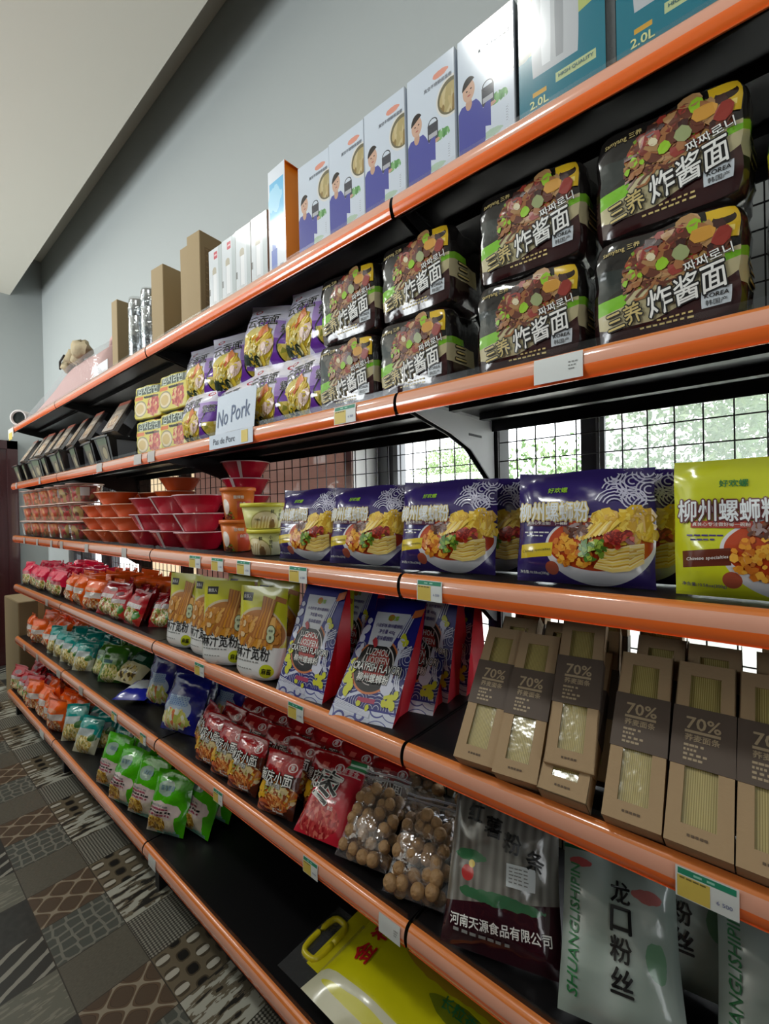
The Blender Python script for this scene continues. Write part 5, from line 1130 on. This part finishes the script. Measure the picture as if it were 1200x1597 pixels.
# ---- fifth shelf: red dates, walnuts, vermicelli
def bagshape(r, name, w, h, t, mf, mb, seed, texts=(), **k):
    b = MB(); F, B_ = pillow(b, w, h, t, mf, mb, seed=seed, **k)
    for f_ in texts: f_(b, F)
    return b.build(name, r), F
r = thing('date_packet', 'red packet of dried dates with a black brushed character', 'date packet', None, (-0.322, 0.042, DK[2] + 0.012), (R(-50), 0, R(12)))
art = pm('date_packet_print', (188, 34, 52), [(('blob', 0.42, 0.20, 0.44, 0.20, 7, 0.4), ('food', (16, 16), [(196, 70, 70), (150, 30, 36), (206, 110, 96), (170, 44, 50), (184, 60, 60)])), (('r', 0, 0.86, 1, 1), (60, 130, 80)), (('r', 0, 0.90, 1, 0.93), (196, 216, 200)), (('r', 0.06, 0.96, 0.2, 1), (40, 90, 60)), (('r', 0, 0.84, 1, 0.86), (216, 190, 190)), (('r', 0.05, 0.76, 0.95, 0.775), (216, 170, 170))], rough=0.22, coat=0.5, bump=0.25, bscale=20)
ds = (0.15, 0.205)
bagshape(r, 'packet', ds[0], ds[1], 0.035, art, mat('date_packet_back', (170, 30, 44), 0.3), 6, [lambda b, F: title(b, F, '枣', 0.34, 0.57, 0.56, ds, INK, PAPERW, bold=0.022, edge=0.042, rot=-8, off=0.002), lambda b, F: b.text(F, '新疆红枣 零食', 0.55, 0.80, 0.7, ds, mat('pale_pink_ink', (226, 190, 190), 0.4), bold=0.02), lambda b, F: b.text(F, '休闲', 0.62, 0.42, 0.12, ds, PAPERW), lambda b, F: b.text(F, '食品', 0.60, 0.34, 0.12, ds, PAPERW)], p=4, lows=0.03, wr=0.003)

wal = mat('walnut_shell', (166, 130, 88), 0.6, bump=0.7, bscale=70)
zipf = film('walnut_bag_film', (232, 232, 236), 0.13, 0.10, bump=0.45, diff=0.05)
def wal_mesh():
    bm = bmesh.new(); bmesh.ops.create_icosphere(bm, subdivisions=3, radius=0.0148)
    for v in bm.verts:
        n = v.co.normalized(); v.co *= 1 + 0.05 * noise.noise(n * 3.5) - 0.06 * math.exp(-(n.x / 0.08) ** 2) + 0.02
        v.co.z *= 1.08
    me = bpy.data.meshes.new('walnut'); bm.to_mesh(me); bm.free(); me.materials.append(wal)
    for p in me.polygons: p.use_smooth = True
    return me
WM = wal_mesh()
def walnut_bag(label, where, loc, lean, yaw, seed, w=0.14, h=0.20, n=26):
    r = thing('walnut_bag', label, 'walnut bag', 'clear bags of walnuts', loc, (R(-lean), 0, R(yaw)))
    o, F = bagshape(r, 'clear_bag', w, h, 0.062, zipf, zipf, seed, p=3.2, wr=0.005, lows=0.015, seal=0.16, heavy=0.5)
    z = MB(); sl = film('zip_strip_film', (226, 224, 232), 0.25, 0.15, diff=0.35); z.sheet(F, 0.01, 0.87, 0.99, 0.90, sl, 0.001, 6); z.sheet(F, 0.01, 0.93, 0.99, 0.955, sl, 0.001, 6); z.build('zip_strip', r)
    Mx = Matrix.Translation(Vector(loc)) @ Matrix.Rotation(R(yaw), 4, 'Z') @ Matrix.Rotation(-R(lean), 4, 'X')
    rnd = random.Random(seed); pts = []
    for lay, yo in ((0, -0.0150), (1, 0.0150)):
        for rw in range(6):
            for c_ in range(4):
                if rw == 5 and c_ in (0, 3) and lay == 0: continue
                pts.append(((c_ - 1.5) * 0.0300 + (0.007 if (rw + lay) % 2 else -0.007) * 0.9, yo, 0.020 + rw * 0.0268))
    for k, p in enumerate(pts):
        q = Vector(p) + Vector((rnd.uniform(-.006, .006), rnd.uniform(-.004, .004), rnd.uniform(-.007, .007)))
        ob = bpy.data.objects.new('walnut', WM); COL.objects.link(ob); ob.matrix_world = Mx @ Matrix.Translation(q) @ Matrix.Rotation(rnd.uniform(0, 6), 4, Vector((rnd.random(), rnd.random(), 0.3)).normalized()) @ Matrix.Scale(rnd.uniform(0.88, 1.1), 4)
        tag(ob, 'brown walnut packed in the clear bag %s' % where, 'walnut', 'walnuts in the bag %s' % where)
walnut_bag('clear zip bag of walnuts next to the red date packet', 'next to the red date packet', (-0.172, 0.046, DK[2] + 0.020), 54, 14, 5, h=0.215)
walnut_bag('clear zip bag of walnuts next to the sweet potato vermicelli', 'next to the sweet potato vermicelli', (-0.014, 0.044, DK[2] + 0.020), 54, 16, 9, h=0.215)
walnut_bag('clear zip bag of walnuts lying behind, above the date packet bag', 'behind on the left', (-0.14, 0.21, DK[2] + 0.03), 40, 10, 15)
walnut_bag('clear zip bag of walnuts lying behind, beside the vermicelli', 'behind on the right', (0.02, 0.22, DK[2] + 0.03), 40, 10, 19)

r = thing('vermicelli_bag', 'clear grey bag of sweet potato vermicelli with red base and black characters', 'vermicelli bag', None, (0.178, 0.052, DK[2] + 0.010), (R(-38), 0, R(18)))
vs = (0.225, 0.325)
art = pm('sweet_potato_vermicelli_print', (116, 114, 108), [(('r', 0, 0.2, 1, 1), ('noodle', (13, 2.0), [(104, 102, 96), (138, 136, 130)], 16, 8.0)), (('not', ('h', -0.12, 1, 0.20)), (52, 20, 30)), (('e', 1.05, 1.0, 0.56, 0.34), (214, 180, 60)), (('e', 1.05, 1.01, 0.545, 0.33), (140, 24, 34)), (('blob', 0.22, 0.45, 0.16, 0.03, 12, 0.8), (60, 120, 80)), (('blob', 0.5, 0.27, 0.4, 0.03, 12, 0.9), (60, 110, 76)), (('blob', 0.2, 0.36, 0.06, 0.04, 9, 0.5), (190, 60, 60)), (('e', 0.24, 0.41, 0.03, 0.02), (220, 190, 60))], rough=0.14, coat=0.7, bump=0.6, bscale=16)
def vt(b, F):
    for ch, (u, v) in zip('红薯粉条', ((0.24, 0.68), (0.42, 0.62), (0.60, 0.56), (0.80, 0.50))): b.text(F, ch, u, v, 0.15, vs, INK, bold=0.035, rot=-4, off=0.003)
    b.text(F, '河南天源食品有限公司', 0.5, 0.145, 0.84, vs, PAPERW, bold=0.03, rot=3, off=0.002); b.bars(F, 0.12, 0.08, 0.5, 0.014, GREYI, 3, 7, 0.002)
    b.text(F, 'RANTU', 0.84, 0.80, 0.24, vs, mat('pale_red_ink', (190, 90, 96), 0.4), rot=-6)
bagshape(r, 'bag', vs[0], vs[1], 0.085, art, mat('vermicelli_back', (120, 118, 112), 0.2, coat=0.5), 12, [vt], p=3, wr=0.008, lows=0.02, nu=18, nv=24)
b = MB(); F2 = pillow(MB(), vs[0], vs[1], 0.085, art, art, seed=12, p=3, wr=0.008, lows=0.02)[0]; b.sheet(F2, 0.56, 0.35, 0.80, 0.46, mat('white_sticker', (220, 226, 228), 0.5), 0.003, 4)
for i in range(5): b.bars(F2, 0.58, 0.438 - 0.017 * i, 0.17, 0.006, GREYI, i, 4, 0.004)
b.build('white_sticker', r)
def longkou(label, loc, lean, yaw, roll=0):
    r = thing('vermicelli_bag', label, 'vermicelli bag', 'pale green vermicelli bags', loc, (R(-lean), R(roll), R(yaw)))
    art = pm('longkou_vermicelli_print', (158, 172, 164), [(('r', 0, 0.0, 1, 0.95), ('noodle', (5, 1.2), [(148, 162, 154), (172, 184, 178)], 70, 6.0)), (('r', 0, 0.90, 1, 0.925), (40, 106, 76)), (('r', 0, 0.925, 1, 1), (176, 190, 186)), (('blob', 0.16, 0.82, 0.10, 0.03, 12, 0.7), (190, 90, 90)), (('blob', 0.75, 0.72, 0.12, 0.04, 12, 0.8), (180, 110, 106)), (('blob', 0.8, 0.4, 0.08, 0.1, 9, 0.7), (110, 150, 120))], rough=0.2, coat=0.5, bump=0.4, bscale=14)
    ls = (0.19, 0.255)
    def lt(b, F):
        for ch, v in zip('龙口粉丝', (0.70, 0.55, 0.40, 0.25)): b.text(F, ch, 0.52, v, 0.17, ls, INK, bold=0.035, off=0.003)
        b.text(F, 'SHUANGLISHIPIN', 0.12, 0.45, 0.95, ls, GREENI, bold=0.02, rot=90, shear=0.2, off=0.002)
    bagshape(r, 'bag', ls[0], ls[1], 0.09, art, mat('vermicelli_back', (120, 118, 112), 0.2, coat=0.5), 31, [lt], p=3.2, wr=0.006, lows=0.02, nu=16, nv=22)
longkou('pale green bag of glass vermicelli nearest the camera on the fifth shelf', (0.385, 0.062, DK[2] + 0.014), 44, 14)
longkou('pale green bag of glass vermicelli half hidden behind the nearest one', (0.45, 0.19, DK[2] + 0.03), 40, 8)
longkou('pale green bag of glass vermicelli at the right end, cut by the frame', (0.60, 0.10, DK[2] + 0.016), 42, 4)

# ---- bottom shelf: rice bag with a carrying handle, lying on its back
r = thing('rice_bag', 'yellow bag of rice with a punched handle, lying on the bottom shelf', 'rice bag', None, (-0.30, -0.028, DK[1] + 0.062), (R(-90), 0, 0))
RWd, RHt = 0.42, 0.42
art = pm('rice_bag_print', (206, 200, 20), [(('r', 0.0, 0.0, 1, 0.17), (206, 204, 176)), (('blob', 0.3, 0.10, 0.25, 0.03, 6, 0.5), (212, 206, 60)), (('blob', 0.5, 0.62, 0.28, 0.14, 6, 0.8), (186, 150, 40)), (('blob', 0.62, 0.40, 0.16, 0.07, 7, 0.5), (130, 140, 30)), (('r', 0.03, 0.72, 0.12, 0.78), (206, 206, 190))], rough=0.2, coat=0.4, bump=0.3, bscale=12)
rs = (0.62, 0.36)
def rt(b, F):
    for ch, v in zip('金福香', (0.36, 0.56, 0.76)): b.text(F, ch, 0.135, v, 0.085, rs, REDI, bold=0.05, off=0.002, rot=90)
    b.text(F, '长粒香米 5KG', 0.66, 0.42, 0.3, rs, GREENI, bold=0.02, off=0.002)
r.location = (0.0, -0.03, DK[1] + 0.060)
bagshape(r, 'bag', rs[0], rs[1], 0.115, art, mat('rice_bag_back', (190, 184, 40), 0.3), 44, [rt], p=3.2, wr=0.006, lows=0.03, seal=0.04, nu=20, nv=16)
hb = MB(); yl = mat('yellow_handle_plastic', (206, 190, 30), 0.3, coat=0.3)
pts = []
for i in range(25):
    a = 2 * math.pi * i / 24; ca, sa = math.cos(a), math.sin(a); q = (abs(ca) ** 4 + abs(sa) ** 4) ** -0.25
    pts.append((-0.375 + 0.028 * ca * q, 0.0, 0.125 + 0.062 * sa * q))
hb.tube(pts, 0.008, yl, 8); ho = hb.build('carry_handle', r, loc=(0.02, 0, 0))
fl = MB(); fl.grid(lambda u, v: (-0.40 + 0.13 * u, 0.004 - 0.004 * u, 0.0 + 0.22 * v), 4, 6, film('bag_end_film', (206, 208, 210), 0.18, 0.12, bump=0.5, diff=0.06)); fl.grid(lambda u, v: (-0.345 + 0.06 * u, 0.001, 0.05 + 0.22 * v), 2, 2, mat('yellow_film', (200, 190, 30), 0.25, coat=0.4)); fl.build('clear_end_film', r)
# ------------------------------------------------------------------ top shelf: boxes and flasks
T6 = DK[6]
def make_manbox():
    w, h, d = 0.113, 0.232, 0.12; sz = (w, h)
    gl = pm('glossy_white_box_print', (206, 216, 228), [
        (('e', 0.93, 0.63, 0.30, 0.165), (222, 220, 214)), (('e', 0.93, 0.63, 0.27, 0.145), (110, 104, 80)), (('e', 0.94, 0.62, 0.24, 0.12), ('food', (11, 8), [(176, 160, 110), (200, 184, 140), (140, 116, 70), (190, 170, 120)])),
        (('blob', 0.72, 0.36, 0.17, 0.045, 12, 1.1), ('food', (22, 16), [(96, 156, 90), (130, 180, 120), (80, 136, 76), (200, 214, 214)])), (('blob', 0.62, 0.12, 0.2, 0.03, 12, 0.8), (176, 200, 180)),
        (('e', 0.57, 0.34, 0.125, 0.02), (196, 158, 136)), (('r', 0.44, 0.355, 0.66, 0.50), (66, 68, 78)), (('r', 0.46, 0.38, 0.64, 0.42), (176, 178, 184)), (('ring', 0.55, 0.50, 0.10, 0.045, 0.80), (60, 62, 70)),
        (('and', ('e', 0.20, 0.19, 0.31, 0.30), ('r', 0, 0, 0.5, 0.46)), (76, 80, 160)), (('and', ('h', 0.6, -1, -0.07), ('h', 0.2, 1, 0.30), ('r', 0.28, 0.1, 0.60, 0.38)), (76, 80, 160)),
        (('e', 0.20, 0.455, 0.06, 0.05), (196, 158, 136)), (('e', 0.20, 0.56, 0.115, 0.085), (206, 168, 146)),
        (('and', ('e', 0.205, 0.585, 0.128, 0.085), ('h', -0.25, 1, 0.558)), (30, 26, 28)), (('e', 0.165, 0.563, 0.017, 0.006), (50, 36, 34)), (('e', 0.245, 0.57, 0.017, 0.006), (50, 36, 34)), (('e', 0.205, 0.522, 0.032, 0.006), (176, 96, 88)), (('e', 0.212, 0.545, 0.010, 0.008), (186, 146, 124)),
        (('blob', 0.72, 0.87, 0.16, 0.03, 9, 0.9), (222, 150, 130)), (('r', 0.86, 0.14, 0.90, 0.26), ('strokes', (8, 50), [(110, 116, 126), (206, 216, 228)]))], rough=0.12, coat=0.8)
    gs = mat('glossy_white_box_side', (196, 204, 214), 0.2, coat=0.6)
    r = thing('flask_box', 'x', 'flask box'); b = MB(); b.bevbox(-w / 2, w / 2, -d / 2, d / 2, 0, h, gs, 0.0015, front=gl)
    F = plane_S(-w / 2, w / 2, 0, h, -d / 2); b.text(F, '真空不锈钢保温壶', 0.66, 0.80, 0.56, sz, mat('dark_grey_ink', (90, 96, 106), 0.4), bold=0.02, off=0.0006)
    b.build('carton', r); return Kind(r)
MBX = make_manbox()
for i, x in enumerate((-0.272, -0.157, -0.042, 0.078, 0.197)):
    MBX.put((x, 0.092, T6), 0, [2, 1, 1, 0, -1][i], 'glossy white flask box showing a person in blue, %s from the orange box' % ORD[i], 'glossy white flask boxes on the top shelf')
def make_jugbox(x, lb):
    w, h, d = 0.138, 0.30, 0.14; sz = (w, h)
    art = pm('teal_jug_box_print', (176, 188, 110), [(('not', ('h', -0.10, 1, 0.36)), (20, 116, 136)), (('e', 0.05, 0.44, 0.14, 0.08), (120, 124, 104)),
        (('and', ('e', 0.44, 0.44, 0.28, 0.60), ('r', 0, 0.24, 1, 1)), (186, 190, 194)), (('and', ('e', 0.34, 0.5, 0.06, 0.40), ('r', 0, 0.28, 1, 1)), (220, 224, 228)), (('and', ('e', 0.50, 0.5, 0.05, 0.40), ('r', 0, 0.28, 1, 1)), (150, 154, 158)), (('ring', 0.74, 0.78, 0.18, 0.20, 0.84), (34, 34, 38)),
        (('r', 0.45, 0.145, 0.90, 0.195), (186, 200, 150)), (('r', 0.17, 0.135, 0.34, 0.16), (206, 160, 60))], rough=0.15, coat=0.8)
    r = thing('jug_box', lb, 'jug box', 'teal and green jug boxes'); b = MB(); sd = mat('teal_jug_box_side', (24, 40, 46), 0.2, coat=0.7)
    b.bevbox(-w / 2, w / 2, -d / 2, d / 2, 0, h, sd, 0.0015, front=art)
    F = plane_S(-w / 2, w / 2, 0, h, -d / 2); b.text(F, 'HIGH QUALITY', 0.675, 0.170, 0.38, sz, mat('deep_teal_ink', (20, 90, 106), 0.4), bold=0.02, off=0.0006); b.text(F, '2.0L', 0.255, 0.095, 0.22, sz, mat('pale_yellow_ink', (206, 214, 150), 0.4), bold=0.03, off=0.0006)
    b.build('carton', r); r.location = (x, 0.100, T6)
make_jugbox(0.328, 'teal and green jug box beside the white flask boxes, reading 2.0L'); make_jugbox(0.478, 'teal and green jug box at the dark right end of the top shelf'); make_jugbox(0.628, 'teal and green jug box at the far right, cut by the frame')

# orange and white box
r = thing('flask_box', 'tall flask box with white front and bright orange side', 'flask box')
of = pm('orange_box_front_print', (216, 222, 230), [(('r', 0.08, 0.50, 0.92, 0.88), (96, 180, 222)), (('blob', 0.4, 0.72, 0.4, 0.12, 5, 0.9), (150, 206, 232)), (('r', 0.08, 0.455, 0.92, 0.485), (200, 96, 116)), (('r', 0.08, 0.455, 0.35, 0.485), (90, 96, 160)), (('r', 0.14, 0.07, 0.48, 0.27), (90, 114, 190)), (('r', 0.2, 0.27, 0.42, 0.325), (120, 140, 206)), (('r', 0.62, 0.06, 0.84, 0.11), (150, 156, 166))], rough=0.3, coat=0.3)
oside = mat('orange_box_side', (250, 140, 24), 0.4)
b = MB(); b.box(-0.038, 0.038, -0.055, 0.055, 0, 0.30, oside, front=of); b.build('carton', r)
f = MB(); f.grid(lambda u, v: (0.037 + 0.012 * u * u, -0.055 + 0.115 * v, 0.301 - 0.012 * u), 3, 1, oside); f.grid(lambda u, v: (0.037 + 0.012 * u * u, -0.055 + 0.115 * v, 0.300 - 0.012 * u), 3, 1, oside, flip=True); f.build('top_flap', r)
r.location = (-0.432, 0.098, T6); r.rotation_euler = (0, 0, R(-1))
# white and grey cup boxes with a red square
def make_cupbox():
    w, h, d = 0.076, 0.205, 0.075; sz = (w, h)
    art = pm('white_cup_box_print', (206, 212, 216), [(('r', 0.72, 0, 1, 1), (176, 186, 188)), (('r', 0.40, 0.83, 0.66, 0.94), (190, 34, 60)), (('r', 0.44, 0.875, 0.62, 0.90), (226, 190, 196)), (('e', 0.42, 0.66, 0.15, 0.05), (176, 168, 148)), (('r', 0.27, 0.60, 0.57, 0.66), (176, 168, 148)), (('r', 0.27, 0.16, 0.57, 0.60), (226, 228, 230)), (('r', 0.27, 0.16, 0.33, 0.60), (196, 200, 204)), (('e', 0.42, 0.16, 0.15, 0.02), (196, 200, 204)), (('r', 0.0, 0.3, 0.1, 0.4), (120, 124, 124))], rough=0.3, coat=0.3)
    sd = pm('white_cup_box_side', (150, 146, 138), [(('r', 0.2, 0.15, 0.5, 0.7), (176, 166, 160)), (('blob', 0.6, 0.3, 0.3, 0.2, 9, 0.8), (136, 96, 84))], rough=0.4)
    r = thing('cup_box', 'x', 'cup box'); b = MB(); b.bevbox(-w / 2, w / 2, -d / 2, d / 2, 0, h, sd, 0.0012, front=art, side=sd, top=art); b.build('carton', r); return Kind(r)
CBX = make_cupbox()
for i, x in enumerate((-0.755, -0.676, -0.597, -0.516)): CBX.put((x, 0.078, T6), 0, 2, 'small white cup box with red square, %s from the brown cartons' % ORD[i], 'white cup boxes on the top shelf')
# brown cartons
card = mat('brown_carton_card', (160, 138, 100), 0.7); cardp = pm('brown_carton_printed_side', (146, 124, 88), [(('r', 0.15, 0.1, 0.85, 0.85), ('strokes', (2.2, 16), [(150, 124, 84), (128, 104, 70)]))], rough=0.75)
def carton(x, y, w, d, h, yaw, lb, side=None):
    r = thing('brown_carton', lb, 'carton', 'brown cartons on the top shelf', (x, y, T6), (0, 0, R(yaw)))
    b = MB(); b.bevbox(-w / 2, w / 2, -d / 2, d / 2, 0, h, card, 0.002, side=side); b.build('carton', r)
    t_ = MB(); t_.box(-w / 2 + 0.002, w / 2 - 0.002, -0.0006, 0.0006, h, h + 0.0008, mat('carton_seam', (96, 76, 50), 0.8)); t_.build('top_seam', r)
carton(-1.655, 0.095, 0.055, 0.085, 0.325, 4, 'narrow brown carton left of the two steel flasks'); carton(-1.212, 0.095, 0.085, 0.085, 0.315, 6, 'brown carton right of the two steel flasks'); carton(-1.075, 0.175, 0.05, 0.08, 0.305, 2, 'thin brown carton between the two wide brown cartons', None)
carton(-0.985, 0.10, 0.05, 0.10, 0.300, 4, 'brown carton pressed against the left of the printed carton'); carton(-0.915, 0.105, 0.075, 0.115, 0.318, 6, 'tallest brown carton with printed side, next to the white cup boxes', cardp)
# steel flasks
def flask(x, y, lb, wrap):
    r = thing('steel_flask', lb, 'flask', 'steel flasks on the top shelf', (x, y, T6)); st = mat('brushed_steel', (176, 180, 184), 0.18, metal=1.0)
    b = MB(); b.lathe([(0.0, 0), (0.034, 0), (0.036, 0.003), (0.036, 0.20), (0.035, 0.203)], 32, st); b.build('body', r)
    c = MB(); c.lathe([(0.0345, 0.203), (0.036, 0.205), (0.036, 0.268), (0.033, 0.275), (0.0, 0.276)], 32, st); c.build('cup_lid', r)
    w = MB(); w.lathe([(0.0385, 0.002), (0.0395, 0.1), (0.0385, 0.19), (0.0395, 0.24), (0.034, 0.285 if wrap else 0.279)], 20, film('flask_wrap_film', (236, 240, 242), 0.22 if wrap else 0.12, 0.06, bump=0.8), flute=0.02, nfl=5); w.build('clear_wrap', r)
flask(-1.475, 0.085, 'steel flask in crinkled clear wrap beside the narrow carton', True); flask(-1.345, 0.085, 'shiny steel flask left of the brown carton', False)
# pink toy under clear film with a bow, white card, paper tube
r = thing('wrapped_gift_bag', 'pink gift bag lying under clear film with a beige bow', 'gift bag', None, (0, 0, 0))
pk = mat('pale_pink_bag', (206, 158, 152), 0.6, bump=0.4, bscale=18)
def hump(u): return (0.06 + 0.19 * min(1, u / 0.55) - 0.03 * max(0, u - 0.6) / 0.4) * min(1, u / 0.05 + 0.2) * min(1, (1 - u) / 0.05 + 0.3)
b = MB(); b.grid(lambda u, v: (-3.27 + 1.44 * u, 0.045 + 0.25 * v, T6 + 0.002 + hump(u) * math.sin(math.pi * v) ** 0.5 + 0.016 * math.sin(math.pi * v) * noise.noise(Vector((u * 7, v * 4, 1)))), 30, 12, pk)
b.build('bag', r)
b = MB(); b.tube([(-1.98, 0.15, T6 + 0.20), (-1.96, 0.15, T6 + 0.25), (-1.89, 0.155, T6 + 0.285), (-1.83, 0.16, T6 + 0.265), (-1.81, 0.16, T6 + 0.17)], 0.016, pk, 8); b.build('loop_handle', r)
b = MB(); bow = mat('beige_bow_cloth', (176, 160, 128), 0.8, bump=0.5, bscale=30)
for cx_, cz_, s_ in ((-2.42, 0.262, 0.050), (-2.28, 0.272, 0.058), (-2.52, 0.232, 0.044), (-2.35, 0.238, 0.04)):
    def pb(u, v, cx_=cx_, cz_=cz_, s_=s_):
        a_, e_ = 2 * math.pi * u, math.pi * (v - 0.5); q = s_ * (1 + 0.55 * noise.noise(Vector((math.cos(a_) * 2.2 + cx_ * 9, math.sin(a_) * 2.2, e_ * 1.6))))
        return (cx_ + 1.3 * q * math.cos(a_) * math.cos(e_), 0.10 + q * 0.8 * math.sin(a_) * math.cos(e_), T6 + cz_ + 0.75 * q * math.sin(e_))
    b.grid(pb, 12, 8, bow)
b.build('bow', r)
b = MB(); b.tube([(-2.58, 0.075, T6 + 0.225), (-2.52, 0.060, T6 + 0.25), (-2.42, 0.055, T6 + 0.262)], 0.006, mat('dark_bow_tie', (40, 36, 34), 0.6)); b.build('dark_tie', r)
b = MB(); b.grid(lambda u, v: (-3.32 + 1.56 * u, 0.03 + 0.28 * v, T6 + 0.008 + (hump(min(1, max(0.0, (u * 1.56 - 0.05) / 1.44))) * 1.06 + 0.03 * (1 - u)) * math.sin(math.pi * v) ** 0.45 * min(1, u / 0.06) + 0.006 * noise.noise(Vector((u * 12, v * 6, 4)))), 36, 12, film('gift_film', (232, 236, 240), 0.16, 0.08, bump=0.5, diff=0.10)); b.build('clear_film', r)
r = tag(MB().build('x'), None, None) if False else None
b = MB(); b.box(-1.93, -1.74, 0.050, 0.053, T6, T6 + 0.085, mat('white_card', (226, 226, 230), 0.6)); tag(b.build('white_card'), 'small white card standing before the pink gift bag', 'card')
b = MB(); tu = mat('paper_tube_card', (206, 200, 196), 0.7); tin = mat('tube_hollow_shade', (36, 44, 40), 0.8)
def rot_lathe(mb, prof, seg, m_, cx0, cy, cz):
    n0 = len(mb.v); mb.lathe(prof, seg, m_)
    for k in range(n0, len(mb.v)): x, y, z = mb.v[k]; mb.v[k] = (cx0 - y, cy + z, cz - x)
rot_lathe(b, [(0.0, 0.02), (0.043, 0.02), (0.045, 0.0), (0.056, 0.0), (0.056, 0.24), (0.0, 0.24)], 28, tu, 0.0, 0.0, 0.058)
o = tag(b.build('paper_tube'), 'pale rolled paper tube lying at the far end of the top shelf', 'paper tube')
b = MB(); rot_lathe(b, [(0.0, 0.012), (0.0435, 0.012)], 28, tin, 0.0, 0.0, 0.058)  # near-black disc stands for the shade inside the tube
o.location = (-3.42, 0.03, T6); o.rotation_euler = (0, 0, R(45))
b.build('hollow_shade', o)
b = MB(); b.box(-3.56, -3.40, -0.003, -0.001, ZB[6] - 0.035, ZB[6] + 0.03, mat('pale_sticker_paper', (214, 210, 200), 0.6)); b.box(-3.53, -3.43, -0.0045, -0.003, ZB[6] - 0.05, ZB[6] + 0.0, mat('yellow_sticker_paper', (206, 186, 96), 0.6)); tag(b.build('shelf_sticker'), 'pale and yellow stickers on the far end of the top rail', 'sticker')

# tall kraft carton on the floor behind the far end
b = MB(); kc = mat('floor_carton_card', (122, 104, 72), 0.75); r = thing('tall_carton', 'tall brown cardboard carton on the floor by the far wall', 'carton', None, (-3.90, 0.185, FZ))
b.bevbox(-0.24, 0.24, -0.14, 0.14, 0, 0.78, kc, 0.006); b.build('carton', r)
b = MB(); b.box(-0.238, 0.238, -0.02, 0.02, 0.7802, 0.781, mat('packing_tape', (176, 150, 104), 0.3)); b.box(0.2402, 0.241, -0.02, 0.02, 0.62, 0.78, mat('packing_tape', (176, 150, 104), 0.3)); b.build('packing_tape', r)

# ------------------------------------------------------------------ price tags on the rails
green = mat('tag_green', (44, 140, 108), 0.45); yel = mat('tag_yellow', (222, 196, 92), 0.5); wht = mat('tag_white', (224, 228, 226), 0.5); dim = mat('tag_clear_sleeve', (190, 182, 176), 0.3, coat=0.5)
def ptag(s, x, kind, w, lb):
    fy = -0.05 if s == 1 else 0.0
    b = MB(); z0, z1 = ZB[s] + 0.002, ZB[s] + 0.0415
    Sx = lambda u, v: (x - w / 2 + w * u, fy - 0.0012 + (0.0026 * max(0, v - 0.55) ** 1.4 * 2.2) - 0.0006, z0 + (z1 - z0) * v)
    base_ = dim if kind == 'n' and s > 1 else wht
    b.grid(Sx, 2, 5, base_); b.grid(lambda u, v: (Sx(u, v)[0], Sx(u, v)[1] + 0.0007, Sx(u, v)[2]), 2, 5, base_, flip=True)
    if kind == 'g':
        b.sheet(Sx, 0.04, 0.78, 0.96, 0.97, green, 0.0003, 3); b.sheet(Sx, 0.03, 0.03, 0.56, 0.74, yel, 0.0003, 3)
        b.bars(Sx, 0.30, 0.84, 0.42, 0.07, mat('tag_pale_green', (150, 206, 186), 0.5), 4, 2, 0.0006); b.text(Sx, '6 500', 0.78, 0.34, 0.24, (w, 0.04), mat('tag_blue_ink', (90, 96, 150), 0.5), off=0.0006)
        b.bars(Sx, 0.07, 0.66, 0.44, 0.05, mat('tag_brown_ink', (120, 106, 60), 0.5), 5, 4, 0.0006)
    elif kind == 'w':
        for q in range(3): b.bars(Sx, 0.72, 0.62 - 0.13 * q, 0.20 - 0.04 * q, 0.05, GREYI, q + 3, 3, 0.0006)
    tag(b.build('price_tag'), lb, 'price tag', 'price tags on the %s rail' % SN[s])
TAGS = {5: [(-3.36, 'n', .04), (-2.746, 'n', .04), (-1.718, 'n', .07), (-1.29, 'n', .07), (-1.165, 'n', .06), (-0.143, 'g', .068), (0.327, 'w', .075)],
        4: [(-3.169, 'n', .04), (-2.84, 'n', .04), (-2.529, 'n', .04), (-2.331, 'n', .05), (-1.92, 'n', .05), (-1.45, 'n', .05), (-0.849, 'g', .075), (-0.708, 'g', .07), (-0.564, 'g', .068), (-0.32, 'g', .07), (0.077, 'g', .058)],
        3: [(-2.656, 'n', .05), (-0.835, 'g', .062), (-0.341, 'g', .062), (0.506, 'g', .068)],
        2: [(-3.243, 'n', .05), (-2.909, 'n', .05), (-2.45, 'n', .07), (-2.06, 'n', .06), (-1.607, 'g', .06), (-1.301, 'g', .055), (-0.735, 'g', .055), (-0.296, 'g', .055), (-0.042, 'w', .058)],
        1: [(-2.601, 'n', .09), (-1.114, 'n', .06)]}
for s, lst in TAGS.items():
    for i, (x, kd, w) in enumerate(lst):
        ptag(s, x, kd, w, '%s on the %s shelf rail, %s from the far end' % ({'g': 'green topped price tag', 'w': 'wide white price tag', 'n': 'plain whitish price tag'}[kd], SN[s], ORD[i]))
